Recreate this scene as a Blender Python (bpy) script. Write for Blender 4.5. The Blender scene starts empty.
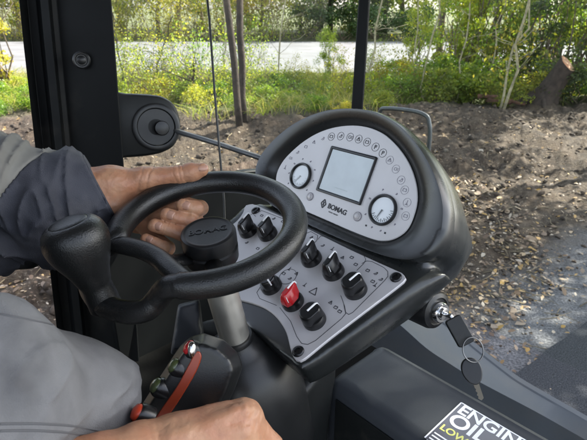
import bpy, bmesh, math, random
import numpy as np
from mathutils import Vector, Matrix
random.seed(7)
rng = np.random.default_rng(11)
SC = bpy.context.scene
COL = SC.collection
R_ = math.radians

# ------------------------------------------------------------------ camera
PITCH = R_(23.0)
FPX, CX, CY = 500.0, 293.5, 220.0
CAM = np.array([0.0, 0.0, 2.2])
FW = np.array([0, math.cos(PITCH), -math.sin(PITCH)])
UP = np.array([0, math.sin(PITCH), math.cos(PITCH)])
RT = np.array([1.0, 0, 0])
cam = bpy.data.cameras.new('camera')
cam.sensor_width = 36.0
cam.lens = 36.0 * FPX / 587.0
cam.clip_start = 0.02
cam.clip_end = 2000
cam.dof.use_dof = True
cam.dof.focus_distance = 0.85
cam.dof.aperture_fstop = 14.0
co = bpy.data.objects.new('camera', cam)
co.location = CAM
co.rotation_euler = (math.pi / 2 - PITCH, 0, 0)
COL.objects.link(co)
SC.camera = co

# ------------------------------------------------------------------ light
SUN_AZ = R_(66.0)      # clockwise from +Y
SUN_EL = R_(43.0)
w = bpy.data.worlds.new('World')
SC.world = w
w.use_nodes = True
nt = w.node_tree
bg = nt.nodes['Background']
sky = nt.nodes.new('ShaderNodeTexSky')
sky.sky_type = 'NISHITA'
sky.sun_disc = False
sky.sun_elevation = SUN_EL
sky.sun_rotation = SUN_AZ
sky.air_density = 1.0
sky.dust_density = 2.0
hs0 = nt.nodes.new('ShaderNodeHueSaturation')
hs0.inputs['Saturation'].default_value = .5      # hazy whitish sky
nt.links.new(sky.outputs[0], hs0.inputs['Color'])
nt.links.new(hs0.outputs[0], bg.inputs[0])
bg.inputs[1].default_value = 0.15
sl = bpy.data.lights.new('sun', 'SUN')
sl.energy = 5.0
sl.angle = R_(0.5)
sl.color = (1.0, 0.95, 0.86)
so = bpy.data.objects.new('sun', sl)
sd = Vector((math.sin(SUN_AZ) * math.cos(SUN_EL), math.cos(SUN_AZ) * math.cos(SUN_EL), math.sin(SUN_EL)))
so.rotation_euler = sd.to_track_quat('Z', 'Y').to_euler()
so.location = (3, 0, 8)
COL.objects.link(so)
SC.view_settings.view_transform = 'Standard'
SC.view_settings.look = 'None'
SC.view_settings.exposure = 2.05
SC.view_settings.gamma = 1
SC.view_settings.use_curve_mapping = False
try:
    SC.cycles.max_bounces = 8
    SC.cycles.transparent_max_bounces = 12
    SC.cycles.use_denoising = True
except Exception:
    pass

# ------------------------------------------------------------------ helpers: space
def P(x, y, d):
    return CAM + d * (FW + RT * (x - CX) / FPX + UP * (CY - y) / FPX)

def ray(x, y):
    return FW + RT * (x - CX) / FPX + UP * (CY - y) / FPX

def ground(x, y, z=0.0):
    r = ray(x, y)
    return CAM + r * ((z - CAM[2]) / r[2])

def nrm(v):
    v = np.asarray(v, float)
    return v / np.linalg.norm(v)

YAW = R_(47.0)
MX = np.array([math.cos(YAW), -math.sin(YAW), 0])   # across the machine
MF = np.array([math.sin(YAW), math.cos(YAW), 0])    # machine forward
ZZ = np.array([0, 0, 1.0])

class Fr:
    def __init__(s, o, ex, ey, ez):
        s.o, s.x, s.y, s.z = np.asarray(o, float), nrm(ex), nrm(ey), nrm(ez)
    def w(s, u, v, n=0.0):
        return s.o + s.x * u + s.y * v + s.z * n
    def hit(s, x, y, n=0.0):
        r = ray(x, y)
        t = ((s.o + s.z * n - CAM) @ s.z) / (r @ s.z)
        return CAM + r * t
    def px(s, x, y, n=0.0):
        q = s.hit(x, y, n) - s.o
        return (q @ s.x, q @ s.y)
    def mat(s, u=0, v=0, n=0, rot=0):
        c, k = math.cos(rot), math.sin(rot)
        ex, ey = s.x * c + s.y * k, -s.x * k + s.y * c
        o = s.w(u, v, n)
        return Matrix(((ex[0], ey[0], s.z[0], o[0]), (ex[1], ey[1], s.z[1], o[1]), (ex[2], ey[2], s.z[2], o[2]), (0, 0, 0, 1)))

def tilted(o, deg):
    t = R_(deg)
    return Fr(o, MX, math.cos(t) * ZZ + math.sin(t) * MF, math.sin(t) * ZZ - math.cos(t) * MF)

def frame_n(o, n, xh=RT):
    n = nrm(n)
    x = nrm(xh - n * (xh @ n))
    return Fr(o, x, np.cross(n, x), n)

def crom(pts, k=8, closed=True):
    pts = np.asarray(pts, float)
    n = len(pts)
    out = []
    for i in range(n if closed else n - 1):
        if closed:
            a, b, c, d = pts[(i - 1) % n], pts[i], pts[(i + 1) % n], pts[(i + 2) % n]
        else:
            a, b, c, d = pts[max(i - 1, 0)], pts[i], pts[i + 1], pts[min(i + 2, n - 1)]
        for j in range(k):
            t = j / k
            out.append(0.5 * (2 * b + (c - a) * t + (2 * a - 5 * b + 4 * c - d) * t * t + (3 * b - a - 3 * c + d) * t ** 3))
    if not closed:
        out.append(pts[-1])
    return np.array(out)

def vnoise(p, seed=0):
    """smooth value noise, p (...,k) for k = 2 or 3, result in -1..1"""
    p = np.asarray(p, float)
    k = p.shape[-1]
    i = np.floor(p).astype(np.int64)
    f = p - i
    f = f * f * (3 - 2 * f)
    out = 0
    for c in range(2 ** k):
        wgt = 1.0
        hsh = np.full(p.shape[:-1], seed * 7919 + 13, np.int64)
        for a in range(k):
            b = (c >> a) & 1
            wgt = wgt * (f[..., a] if b else 1 - f[..., a])
            hsh = (hsh ^ ((i[..., a] + b) * (73856093, 19349663, 83492791)[a])) & 0x7fffffff
            hsh = (hsh * 1103515245 + 12345) & 0x7fffffff
        hsh = (hsh ^ (hsh >> 13)) & 0x7fffffff
        hsh = (hsh * 1274126177) & 0x7fffffff
        out = out + wgt * ((hsh & 0xffff) / 32767.5 - 1)
    return out

def fbm(p, oct=4, seed=0):
    o, a, s = 0, 1.0, 0
    p = np.asarray(p, float)
    for k in range(oct):
        o = o + a * vnoise(p * 2 ** k, seed + k)
        s += a
        a *= 0.55
    return o / s

# ------------------------------------------------------------------ helpers: mesh
class MB:
    def __init__(s):
        s.V, s.F = [], []
    def add(s, V, F):
        b = len(s.V)
        s.V += [tuple(map(float, v)) for v in V]
        s.F += [tuple(b + i for i in f) for f in F]
        return s
    def loft(s, rings, cap0=True, cap1=True, closed=False):
        n = len(rings[0])
        V = [v for r in rings for v in r]
        F = []
        m = len(rings)
        for i in range(m if closed else m - 1):
            for j in range(n):
                F.append((i * n + j, i * n + (j + 1) % n, ((i + 1) % m) * n + (j + 1) % n, ((i + 1) % m) * n + j))
        if not closed:
            if cap0: F.append(tuple(range(n))[::-1])
            if cap1: F.append(tuple((m - 1) * n + j for j in range(n)))
        return s.add(V, F)
    def tube(s, path, r, n=12, closed=False, up=None, flat=1.0, cap=True):
        path = np.asarray(path, float)
        m = len(path)
        rr = r if hasattr(r, '__len__') else [r] * m
        rings = []
        up = nrm(up if up is not None else (0.13, 0.21, 1))
        for i in range(m):
            if closed: t = path[(i + 1) % m] - path[i - 1]
            else: t = path[min(i + 1, m - 1)] - path[max(i - 1, 0)]
            t = nrm(t)
            a = up - t * (up @ t)
            if np.linalg.norm(a) < 1e-3:
                a = np.array([1.0, 0, 0]) - t * t[0]
            a = nrm(a)
            b = np.cross(t, a)
            rings.append([path[i] + rr[i] * (math.cos(q) * b + flat * math.sin(q) * a) for q in np.linspace(0, 2 * math.pi, n, endpoint=False)])
        return s.loft(rings, cap, cap, closed)
    def lathe(s, prof, o, ax, n=40, cap0=True, cap1=True):
        f = frame_n(o, ax, RT if abs(nrm(ax)[0]) < .9 else ZZ)
        rings = [[f.w(r * math.cos(q), r * math.sin(q), h) for q in np.linspace(0, 2 * math.pi, n, endpoint=False)] for r, h in prof]
        return s.loft(rings, cap0, cap1)
    def prism(s, poly, f, w0, w1):
        r0 = [f.w(u, v, w0) for u, v in poly]
        r1 = [f.w(u, v, w1) for u, v in poly]
        return s.loft([r0, r1])
    def box(s, c, h, f=None):
        f = f or Fr((0, 0, 0), (1, 0, 0), (0, 1, 0), (0, 0, 1))
        c = np.asarray(c, float)
        V = [c + f.x * h[0] * a + f.y * h[1] * b + f.z * h[2] * d for d in (-1, 1) for a, b in ((-1, -1), (1, -1), (1, 1), (-1, 1))]
        return s.add(V, [(3, 2, 1, 0), (4, 5, 6, 7), (0, 1, 5, 4), (1, 2, 6, 5), (2, 3, 7, 6), (3, 0, 4, 7)])
    def ball(s, c, f, r, n=20, m=12):
        c = np.asarray(c, float)
        rings = []
        for i in range(1, m):
            a = math.pi * i / m
            rings.append([c + f.x * r[0] * math.sin(a) * math.cos(q) + f.y * r[1] * math.sin(a) * math.sin(q) - f.z * r[2] * math.cos(a) for q in np.linspace(0, 2 * math.pi, n, endpoint=False)])
        return s.loft(rings)
    def hull(s, pts):
        bm = bmesh.new()
        for p in pts: bm.verts.new(p)
        r = bmesh.ops.convex_hull(bm, input=bm.verts)
        bmesh.ops.delete(bm, geom=[v for v in bm.verts if not v.link_faces], context='VERTS')
        bm.verts.index_update()
        V = [tuple(v.co) for v in bm.verts]
        F = [tuple(v.index for v in fc.verts) for fc in bm.faces]
        bm.free()
        return s.add(V, F)
    def text(s, body, f, u, v, size, n0, depth=0.0004, rot=0.0, align='CENTER', bold=0.0, sx=1.0):
        c = bpy.data.curves.new('lettering', 'FONT')
        c.body = body
        c.size = size
        c.extrude = depth
        c.align_x = align
        c.align_y = 'CENTER'
        c.offset = bold
        o = bpy.data.objects.new('lettering', c)
        COL.objects.link(o)
        dg = bpy.context.evaluated_depsgraph_get()
        me = bpy.data.meshes.new_from_object(o.evaluated_get(dg))
        ck, sk = math.cos(rot), math.sin(rot)
        V = []
        for vt in me.vertices:
            x, y, z = vt.co
            x *= sx
            V.append(f.w(u + ck * x - sk * y, v + sk * x + ck * y, n0 + z))
        s.add(V, [tuple(p.vertices) for p in me.polygons])
        bpy.data.objects.remove(o)
        bpy.data.meshes.remove(me)
        bpy.data.curves.remove(c)
        return s

WM = {}
def link(o, parent=None, mw=None):
    COL.objects.link(o)
    if parent is not None:
        o.parent = parent
        pm = WM[parent.name]
        mw = mw if mw is not None else pm
        o.matrix_parent_inverse = Matrix.Identity(4)
        o.matrix_basis = pm.inverted() @ mw
    else:
        mw = mw if mw is not None else Matrix.Identity(4)
        o.matrix_basis = mw
    WM[o.name] = mw
    return o

def empty(name, loc, label=None, cat=None, group=None, kind=None, mw=None):
    o = bpy.data.objects.new(name, None)
    o.empty_display_size = 0.05
    link(o, None, mw if mw is not None else Matrix.Translation(Vector([float(a) for a in loc])))
    tag(o, label, cat, group, kind)
    return o

def tag(o, label=None, cat=None, group=None, kind=None):
    if label: o['label'] = label
    if cat: o['category'] = cat
    if group: o['group'] = group
    if kind: o['kind'] = kind
    return o

def obj(name, mb, mat, parent=None, smooth=40, bevel=0, seg=2, loc=None, mw=None, subd=0, remesh=0, relax=0):
    me = bpy.data.meshes.new(name)
    if isinstance(mb, tuple): V, F = mb
    else: V, F = mb.V, mb.F
    if mw is None and parent is not None: mw = WM[parent.name]
    if mw is None: mw = Matrix.Translation(Vector([float(a) for a in loc])) if loc is not None else Matrix.Identity(4)
    iv = np.array(mw.inverted())
    V = np.asarray(V, float) @ iv[:3, :3].T + iv[:3, 3]
    me.from_pydata(V.tolist(), [], [tuple(int(i) for i in f) for f in F])
    if not isinstance(mb, tuple):
        bm = bmesh.new()
        bm.from_mesh(me)
        bmesh.ops.recalc_face_normals(bm, faces=bm.faces)
        bm.to_mesh(me)
        bm.free()
    me.update()
    if mat: me.materials.append(mat)
    if smooth:
        me.polygons.foreach_set('use_smooth', [True] * len(me.polygons))
        if smooth < 180: me.set_sharp_from_angle(angle=R_(smooth))
    o = bpy.data.objects.new(name, me)
    link(o, parent, mw)
    if remesh:
        m = o.modifiers.new('skin', 'REMESH')
        m.mode = 'VOXEL'
        m.voxel_size = remesh
        m.use_smooth_shade = True
    if relax:
        m = o.modifiers.new('relax', 'SMOOTH')
        m.factor = 0.5
        m.iterations = relax
    if bevel:
        m = o.modifiers.new('edge', 'BEVEL')
        m.width = bevel
        m.segments = seg
        m.limit_method = 'ANGLE'
        m.angle_limit = R_(35)
        m.harden_normals = False
    if subd:
        m = o.modifiers.new('sub', 'SUBSURF')
        m.levels = m.render_levels = subd
    return o

def nets(fn, lo, hi, h):
    """naive surface nets: quads of the zero surface of fn (negative inside)"""
    lo = np.asarray(lo, float)
    n = np.ceil((np.asarray(hi) - lo) / h).astype(int) + 1
    ax = [lo[i] + h * np.arange(n[i]) for i in range(3)]
    D = np.empty(n, np.float32)
    for i in range(0, n[0], 16):
        g = np.stack(np.meshgrid(ax[0][i:i + 16], ax[1], ax[2], indexing='ij'), -1)
        D[i:i + 16] = fn(g)
    S = D < 0
    acc = np.zeros(tuple(n - 1) + (3,), np.float32)
    cnt = np.zeros(tuple(n - 1), np.float32)
    cells = n - 1
    quads = []
    for a in range(3):
        b, c = (a + 1) % 3, (a + 2) % 3
        sl0 = [slice(None)] * 3; sl1 = [slice(None)] * 3
        sl0[a] = slice(0, -1); sl1[a] = slice(1, None)
        d0, d1 = D[tuple(sl0)], D[tuple(sl1)]
        cr = (d0 < 0) != (d1 < 0)
        idx = np.argwhere(cr)
        t = (d0[cr] / (d0[cr] - d1[cr]))
        pos = idx.astype(np.float32)
        pos[:, a] += t
        for db in (0, 1):
            for dc in (0, 1):
                q = idx.copy()
                q[:, b] -= db; q[:, c] -= dc
                ok = (q >= 0).all(1) & (q < cells).all(1)
                np.add.at(acc, tuple(q[ok].T), pos[ok])
                np.add.at(cnt, tuple(q[ok].T), 1)
        inn = (idx[:, b] > 0) & (idx[:, c] > 0) & (idx[:, b] < cells[b]) & (idx[:, c] < cells[c])
        e = idx[inn]
        flip = d0[cr][inn] >= 0
        def cell(db, dc):
            q = e.copy()
            q[:, b] -= db; q[:, c] -= dc
            return (q[:, 0] * cells[1] + q[:, 1]) * cells[2] + q[:, 2]
        Q = np.stack([cell(0, 0), cell(1, 0), cell(1, 1), cell(0, 1)], 1)
        Q[flip] = Q[flip][:, ::-1]
        quads.append(Q)
    m = cnt > 0
    ids = np.full(m.size, -1, np.int64)
    fl = np.flatnonzero(m.ravel())
    ids[fl] = np.arange(len(fl))
    V = (acc[m] / cnt[m][:, None]) * h + lo
    Q = ids[np.concatenate(quads)]
    return V, Q[:, ::-1] if False else Q

def sdf(prims, k, h, disp=None, pad=0.02, cut=None):
    """smooth union of tapered capsules (a, b, ra, rb)"""
    A = np.array([np.minimum(np.asarray(p[0]) - p[2], np.asarray(p[1]) - p[3]) for p in prims]).min(0) - pad
    B = np.array([np.maximum(np.asarray(p[0]) + p[2], np.asarray(p[1]) + p[3]) for p in prims]).max(0) + pad
    def fn(g):
        out = None
        for p in prims:
            a, b, ra, rb = np.asarray(p[0], float), np.asarray(p[1], float), p[2], p[3]
            kk = p[4] if len(p) > 4 else k
            ab = b - a
            t = np.clip(((g - a) @ ab) / max(ab @ ab, 1e-9), 0, 1)
            d = np.linalg.norm(g - a - t[..., None] * ab, axis=-1) - (ra + (rb - ra) * t)
            if out is None: out = d
            else:
                q = np.clip(0.5 + 0.5 * (d - out) / kk, 0, 1)
                out = d + (out - d) * q - kk * q * (1 - q)
        if disp is not None: out = out + disp(g)
        if cut is not None: out = np.maximum(out, cut(g))
        return out
    return nets(fn, A, B, h)

def merge(*vf):
    V, F, b = [], [], 0
    for v, q in vf:
        V.append(np.asarray(v)); F += [tuple(int(i) + b for i in f) for f in q]
        b += len(v)
    return np.concatenate(V), F

# ------------------------------------------------------------------ materials
def mat(name, base, rough=0.5, metal=0.0, var=0.0, vscale=20, bump=0.0, bscale=300, coat=0.0, base2=None, spec=0.5, bdist=0.001, rvar=0.0, sss=0.0, dirt=None, dscale=12, dlo=.5, dhi=.75):
    m = bpy.data.materials.new(name)
    m.use_nodes = True
    t = m.node_tree
    b = t.nodes['Principled BSDF']
    b.inputs['Base Color'].default_value = (*base, 1)
    b.inputs['Roughness'].default_value = rough
    b.inputs['Metallic'].default_value = metal
    b.inputs['Specular IOR Level'].default_value = spec
    b.inputs['Coat Weight'].default_value = coat
    b.inputs['Coat Roughness'].default_value = 0.05
    tc = t.nodes.new('ShaderNodeTexCoord')
    src = None
    def noise(scale, det=4):
        n = t.nodes.new('ShaderNodeTexNoise')
        n.inputs['Scale'].default_value = scale
        n.inputs['Detail'].default_value = det
        t.links.new(tc.outputs['Object'], n.inputs['Vector'])
        return n
    def mix(fac, c1, c2):
        x = t.nodes.new('ShaderNodeMix')
        x.data_type = 'RGBA'
        t.links.new(fac, x.inputs[0])
        for i, c in ((6, c1), (7, c2)):
            if isinstance(c, tuple): x.inputs[i].default_value = (*c, 1)
            else: t.links.new(c, x.inputs[i])
        return x.outputs[2]
    def ramp(fac, lo, hi):
        r = t.nodes.new('ShaderNodeMapRange')
        r.inputs[1].default_value = lo
        r.inputs[2].default_value = hi
        t.links.new(fac, r.inputs[0])
        return r.outputs[0]
    if var or base2:
        n = noise(vscale)
        c1 = tuple(max(0, c * (1 - var)) for c in base)
        c2 = base2 if base2 else tuple(min(1, c * (1 + var)) for c in base)
        src = mix(ramp(n.outputs[0], .35, .65), c1, c2)
    if dirt:
        n = noise(dscale, 7)
        src = mix(ramp(n.outputs[0], dlo, dhi), src if src is not None else base, dirt)
    if src is not None: t.links.new(src, b.inputs['Base Color'])
    if rvar:
        n = noise(vscale * 1.7, 6)
        r = t.nodes.new('ShaderNodeMapRange')
        r.inputs[1].default_value = .3; r.inputs[2].default_value = .7
        r.inputs[3].default_value = max(0.02, rough - rvar); r.inputs[4].default_value = rough + rvar
        t.links.new(n.outputs[0], r.inputs[0])
        t.links.new(r.outputs[0], b.inputs['Roughness'])
    if bump:
        n = noise(bscale, 5)
        bp = t.nodes.new('ShaderNodeBump')
        bp.inputs['Strength'].default_value = bump
        bp.inputs['Distance'].default_value = bdist
        t.links.new(n.outputs[0], bp.inputs['Height'])
        t.links.new(bp.outputs[0], b.inputs['Normal'])
    if sss:
        b.inputs['Subsurface Weight'].default_value = sss
        b.inputs['Subsurface Radius'].default_value = (0.012, 0.004, 0.002)
        b.inputs['Subsurface Scale'].default_value = 0.5
    return m

def leafmat(name, cols, trans=0.45, rough=0.5):
    m = bpy.data.materials.new(name)
    m.use_nodes = True
    t = m.node_tree
    b = t.nodes['Principled BSDF']
    b.inputs['Roughness'].default_value = rough
    g = t.nodes.new('ShaderNodeNewGeometry')
    oi = t.nodes.new('ShaderNodeObjectInfo')
    cr = t.nodes.new('ShaderNodeValToRGB')
    e = cr.color_ramp.elements
    while len(e) < len(cols): e.new(0.5)
    for i, c in enumerate(cols):
        e[i].position = i / max(1, len(cols) - 1)
        e[i].color = (*c, 1)
    t.links.new(g.outputs['Random Per Island'], cr.inputs[0])
    hs = t.nodes.new('ShaderNodeHueSaturation')
    mr = t.nodes.new('ShaderNodeMapRange')
    mr.inputs[3].default_value = .47; mr.inputs[4].default_value = .53
    t.links.new(oi.outputs['Random'], mr.inputs[0])
    t.links.new(mr.outputs[0], hs.inputs['Hue'])
    t.links.new(cr.outputs[0], hs.inputs['Color'])
    t.links.new(hs.outputs[0], b.inputs['Base Color'])
    tr = t.nodes.new('ShaderNodeBsdfTranslucent')
    g2 = t.nodes.new('ShaderNodeMix'); g2.data_type = 'RGBA'; g2.blend_type = 'MULTIPLY'
    g2.inputs[0].default_value = 1
    g2.inputs[7].default_value = (2.0, 2.0, .9, 1)
    t.links.new(hs.outputs[0], g2.inputs[6])
    t.links.new(g2.outputs[2], tr.inputs[0])
    mx = t.nodes.new('ShaderNodeMixShader')
    mx.inputs[0].default_value = trans
    t.links.new(b.outputs[0], mx.inputs[1])
    t.links.new(tr.outputs[0], mx.inputs[2])
    t.links.new(mx.outputs[0], t.nodes['Material Output'].inputs[0])
    return m

M = {}
M['plastic'] = mat('black grained plastic', (.009, .010, .010), .42, spec=.35, bump=.35, bscale=900, rvar=.08, vscale=9, dirt=(.06, .055, .045), dscale=14, dlo=.6, dhi=.95)
M['plastic_soft'] = mat('black moulded plastic', (.009, .0095, .010), .36, bump=.15, bscale=700, rvar=.06, vscale=7)
M['hood'] = mat('charcoal moulded dashboard plastic', (.012, .0135, .0135), .29, spec=.7, bump=.12, bscale=1200, rvar=.05, vscale=8, dirt=(.07, .065, .055), dscale=10, dlo=.62, dhi=.95)
M['rubber'] = mat('black leather grain rubber', (.009, .0095, .0095), .33, bump=.5, bscale=520, bdist=.0011, rvar=.07, vscale=25)
M['paint_black'] = mat('black painted steel', (.006, .0066, .007), .45, spec=.14, bump=.06, bscale=80, rvar=.08, vscale=4, dirt=(.05, .045, .038), dscale=6, dlo=.62, dhi=1.0)
M['grey_plastic'] = mat('blue grey moulded panel', (.034, .038, .045), .5, spec=.35, bump=.2, bscale=900, rvar=.07, vscale=8, dirt=(.05, .052, .056), dscale=9, dlo=.5, dhi=.9)
M['silver'] = mat('silver grey printed plate', (.50, .485, .49), .36, metal=.2, bump=.03, bscale=400, rvar=.06, vscale=14)
M['silver_face'] = mat('pale silver instrument plate', (.60, .588, .592), .40, metal=.1, bump=.03, bscale=400, rvar=.05, vscale=14)
M['ink'] = mat('black printed ink', (.02, .02, .025), .5)
M['ink_pale'] = mat('grey printed ink', (.2, .19, .23), .5)
M['white'] = mat('white printed paint', (.8, .8, .8), .45)
M['knob'] = mat('black satin knob plastic', (.007, .007, .0075), .28, bump=.1, bscale=800)
M['red'] = mat('red glossy plastic', (.42, .010, .014), .25, coat=.3)
M['orange'] = mat('orange red plastic', (.45, .045, .015), .35, coat=.2)
M['green'] = mat('olive green plastic', (.05, .065, .022), .3, coat=.4)
M['screen'] = mat('grey blue liquid crystal screen', (.5, .56, .57), .3, coat=1.0, var=.05, vscale=30)
M['seg'] = mat('faint screen segments', (.46, .52, .53), .4)
M['dial'] = mat('white gauge dial', (.72, .76, .78), .35, coat=1.0)  # dark dial painted white to stand for sky reflected in its glass
M['steel'] = mat('bare brushed steel', (.60, .58, .52), .38, metal=.85, bump=.15, bscale=200, rvar=.1, vscale=20)
M['chrome'] = mat('chrome', (.6, .6, .6), .12, metal=1.0)
M['galv'] = mat('grey galvanised tube', (.11, .115, .12), .45, metal=.6, rvar=.1, vscale=20, bump=.1)
M['screw'] = mat('blackened screw steel', (.03, .03, .032), .25, metal=.7)
M['skin'] = mat('weathered skin', (.46, .25, .145), .46, bump=.5, bscale=260, bdist=.0014, base2=(.40, .18, .10), var=.06, vscale=28, sss=.12, dirt=(.30, .14, .09), dscale=55, dlo=.55, dhi=.9)
M['nail'] = mat('finger nail', (.50, .28, .20), .32, coat=.2, dirt=(.25, .14, .09), dscale=90, dlo=.5, dhi=.9)
M['sleeve'] = mat('slate work jacket cloth', (.045, .047, .060), .85, bump=.6, bdist=.0016, bscale=800, var=.2, vscale=14, dirt=(.10, .10, .11), dscale=18, dlo=.5, dhi=.85)
M['sleeve2'] = mat('beige grey jacket cloth', (.20, .195, .18), .85, bump=.6, bscale=2400, var=.1, vscale=14, dirt=(.2, .19, .17), dscale=16)
M['trouser'] = mat('grey work trouser cloth', (.145, .145, .148), .85, bump=.6, bdist=.0014, bscale=800, base2=(.19, .19, .195), var=.04, vscale=9, dirt=(.062, .062, .067), dscale=8, dlo=.5, dhi=.72)
M['thread'] = mat('grey stitching thread', (.10, .10, .105), .9, bump=.4, bscale=900)
M['hair'] = mat('brown hair', (.05, .03, .02), .6, bump=.5, bscale=300)
M['sticker'] = mat('dark label film', (.055, .055, .075), .3, coat=.3)
M['sticker_txt'] = mat('white label print', (.75, .76, .8), .35)
M['sticker_y'] = mat('yellow label print', (.62, .62, .16), .35)
M['bark_dark'] = mat('dark brown bark', (.034, .023, .017), .9, bump=.9, bscale=40, bdist=.01, var=.4, vscale=10)
M['bark'] = mat('grey brown bark', (.14, .11, .08), .9, bump=.9, bscale=40, bdist=.01, var=.35, vscale=8)
M['bark_pale'] = mat('pale sapling bark', (.34, .30, .19), .85, bump=.6, bscale=60, bdist=.004, var=.3, vscale=14)
M['twig'] = mat('dry twig', (.15, .12, .075), .9, var=.3, vscale=8)
M['cutwood'] = mat('fresh cut wood', (.55, .38, .24), .8, bump=.5, bscale=60, bdist=.004, base2=(.40, .16, .08), var=.1, vscale=9)
M['tarmac'] = mat('fresh asphalt', (.030, .033, .038), .9, spec=.2, bump=1.0, bscale=130, bdist=.006, var=.5, vscale=120, dirt=(.11, .115, .13), dscale=160, dlo=.55, dhi=.75)
M['road'] = mat('old pale road asphalt', (.12, .12, .125), .85, bump=.4, bscale=60, bdist=.004, var=.15, vscale=.5, dirt=(.08, .078, .07), dscale=1.3, dlo=.5, dhi=.8)
M['leaf_a'] = leafmat('fresh green leaves', [(.075, .125, .016), (.13, .20, .026), (.20, .24, .036), (.10, .16, .025)], .5)
M['leaf_b'] = leafmat('yellow green leaves', [(.18, .22, .026), (.27, .27, .036), (.22, .25, .04), (.34, .28, .03)], .5)
M['leaf_d'] = leafmat('dark green leaves', [(.025, .05, .012), (.045, .085, .02), (.06, .10, .03)], .35)
M['leaf_y'] = leafmat('autumn yellow leaves', [(.30, .17, .015), (.36, .22, .02), (.22, .14, .03), (.14, .13, .02)], .5)
M['grass'] = leafmat('long grass', [(.10, .15, .025), (.16, .19, .035), (.26, .23, .08), (.36, .30, .15)], .4)
M['litter'] = leafmat('fallen leaves', [(.08, .05, .03), (.20, .14, .085), (.34, .27, .19), (.34, .22, .05), (.13, .085, .055), (.40, .35, .28), (.10, .065, .04), (.16, .11, .07)], .1, .7)
M['clod'] = mat('earth clods', (.048, .034, .024), .95, bump=.9, bscale=30, bdist=.01, var=.5, vscale=3, dirt=(.13, .11, .085), dscale=4, dlo=.55, dhi=.7)
glass = bpy.data.materials.new('window glass')
glass.use_nodes = True
t = glass.node_tree
for n in list(t.nodes):
    if n.type != 'OUTPUT_MATERIAL': t.nodes.remove(n)
tb = t.nodes.new('ShaderNodeBsdfTransparent'); tb.inputs[0].default_value = (.95, .97, .955, 1)
gb = t.nodes.new('ShaderNodeBsdfGlossy'); gb.inputs['Roughness'].default_value = .02
df = t.nodes.new('ShaderNodeBsdfDiffuse'); df.inputs[0].default_value = (.6, .6, .58, 1)
m1 = t.nodes.new('ShaderNodeMixShader'); m1.inputs[0].default_value = .008
m2 = t.nodes.new('ShaderNodeMixShader'); m2.inputs[0].default_value = .003
t.links.new(tb.outputs[0], m1.inputs[1]); t.links.new(gb.outputs[0], m1.inputs[2])
t.links.new(m1.outputs[0], m2.inputs[1]); t.links.new(df.outputs[0], m2.inputs[2])
t.links.new(m2.outputs[0], t.nodes['Material Output'].inputs[0])
M['glass'] = glass

#@OUTDOORS
# ================================================================== ground and roads
E1, E2 = ground(500, 392)[:2], ground(587, 322)[:2]
ED = (E2 - E1) / np.linalg.norm(E2 - E1)
EN = np.array([-ED[1], ED[0]])                       # points to the dirt side
if EN @ (np.array([0, 8.0]) - E1) < 0: EN = -EN
def side(x, y): return (x - E1[0]) * EN[0] + (y - E1[1]) * EN[1]
def sst(a, b, t):
    t = np.clip((t - a) / (b - a), 0, 1)
    return t * t * (3 - 2 * t)
def hgt(x, y):
    x, y = np.asarray(x, float), np.asarray(y, float)
    s = side(x, y)
    near = sst(.3, 2.2, s)
    p = np.stack([x, y], -1)
    far = sst(12.5, 15.5, y)
    hump = .30 * np.exp(-((y - 9.6 - .5 * vnoise(p * .35, 3)) / 1.5) ** 2) * sst(2.0, 5.0, s)
    rough = (.14 * fbm(p * .9, 3, 5) + .10 * fbm(p * 3.1, 4, 9) + .06 * fbm(p * 8, 3, 21) + .03 * fbm(p * 21, 2, 27)) * (1 - .8 * far)
    z = near * (.10 + hump + rough)
    inroad = sst(15.2, 16.8, y) * (1 - sst(33.2, 34.6, y))
    z = z * (1 - inroad) + .22 * inroad + (.45 + .1 * vnoise(p * .2, 8)) * sst(33.5, 36.5, y) * (1 - inroad)
    return z
ang = np.concatenate([np.linspace(-50, 50, 460), np.linspace(50, 310, 90)[1:-1]])
ang = np.radians(ang)
rad = np.concatenate([[.3, .8], 1.4 * (1.0195 ** np.arange(250)), [260, 420, 800]])
gx = rad[:, None] * np.sin(ang)[None, :]
gy = rad[:, None] * np.cos(ang)[None, :]
gz = np.where(rad[:, None] < 60, hgt(gx, gy), .4)
na = len(ang)
idx = np.arange(len(rad) * na).reshape(len(rad), na)
q = np.stack([idx[:-1], np.roll(idx, -1, 1)[:-1], np.roll(idx, -1, 1)[1:], idx[1:]], -1).reshape(-1, 4)
V = np.stack([gx, gy, gz], -1).reshape(-1, 3)
q = q[:, ::-1]
cap = [tuple(idx[0][::-1])]
gm = bpy.data.materials.new('churned earth and leaf mould')
gm.use_nodes = True
t = gm.node_tree
b = t.nodes['Principled BSDF']; b.inputs['Roughness'].default_value = .95
tc = t.nodes.new('ShaderNodeTexCoord')
def _n(scale, det=6, rough=.6):
    n = t.nodes.new('ShaderNodeTexNoise'); n.inputs['Scale'].default_value = scale; n.inputs['Detail'].default_value = det
    n.inputs['Roughness'].default_value = rough
    t.links.new(tc.outputs['Object'], n.inputs['Vector']); return n.outputs[0]
def _r(s, lo, hi):
    r = t.nodes.new('ShaderNodeMapRange'); r.inputs[1].default_value = lo; r.inputs[2].default_value = hi
    t.links.new(s, r.inputs[0]); return r.outputs[0]
def _m(f, a, c):
    x = t.nodes.new('ShaderNodeMix'); x.data_type = 'RGBA'; t.links.new(f, x.inputs[0])
    for i, k in ((6, a), (7, c)):
        if isinstance(k, tuple): x.inputs[i].default_value = (*k, 1)
        else: t.links.new(k, x.inputs[i])
    return x.outputs[2]
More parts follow.
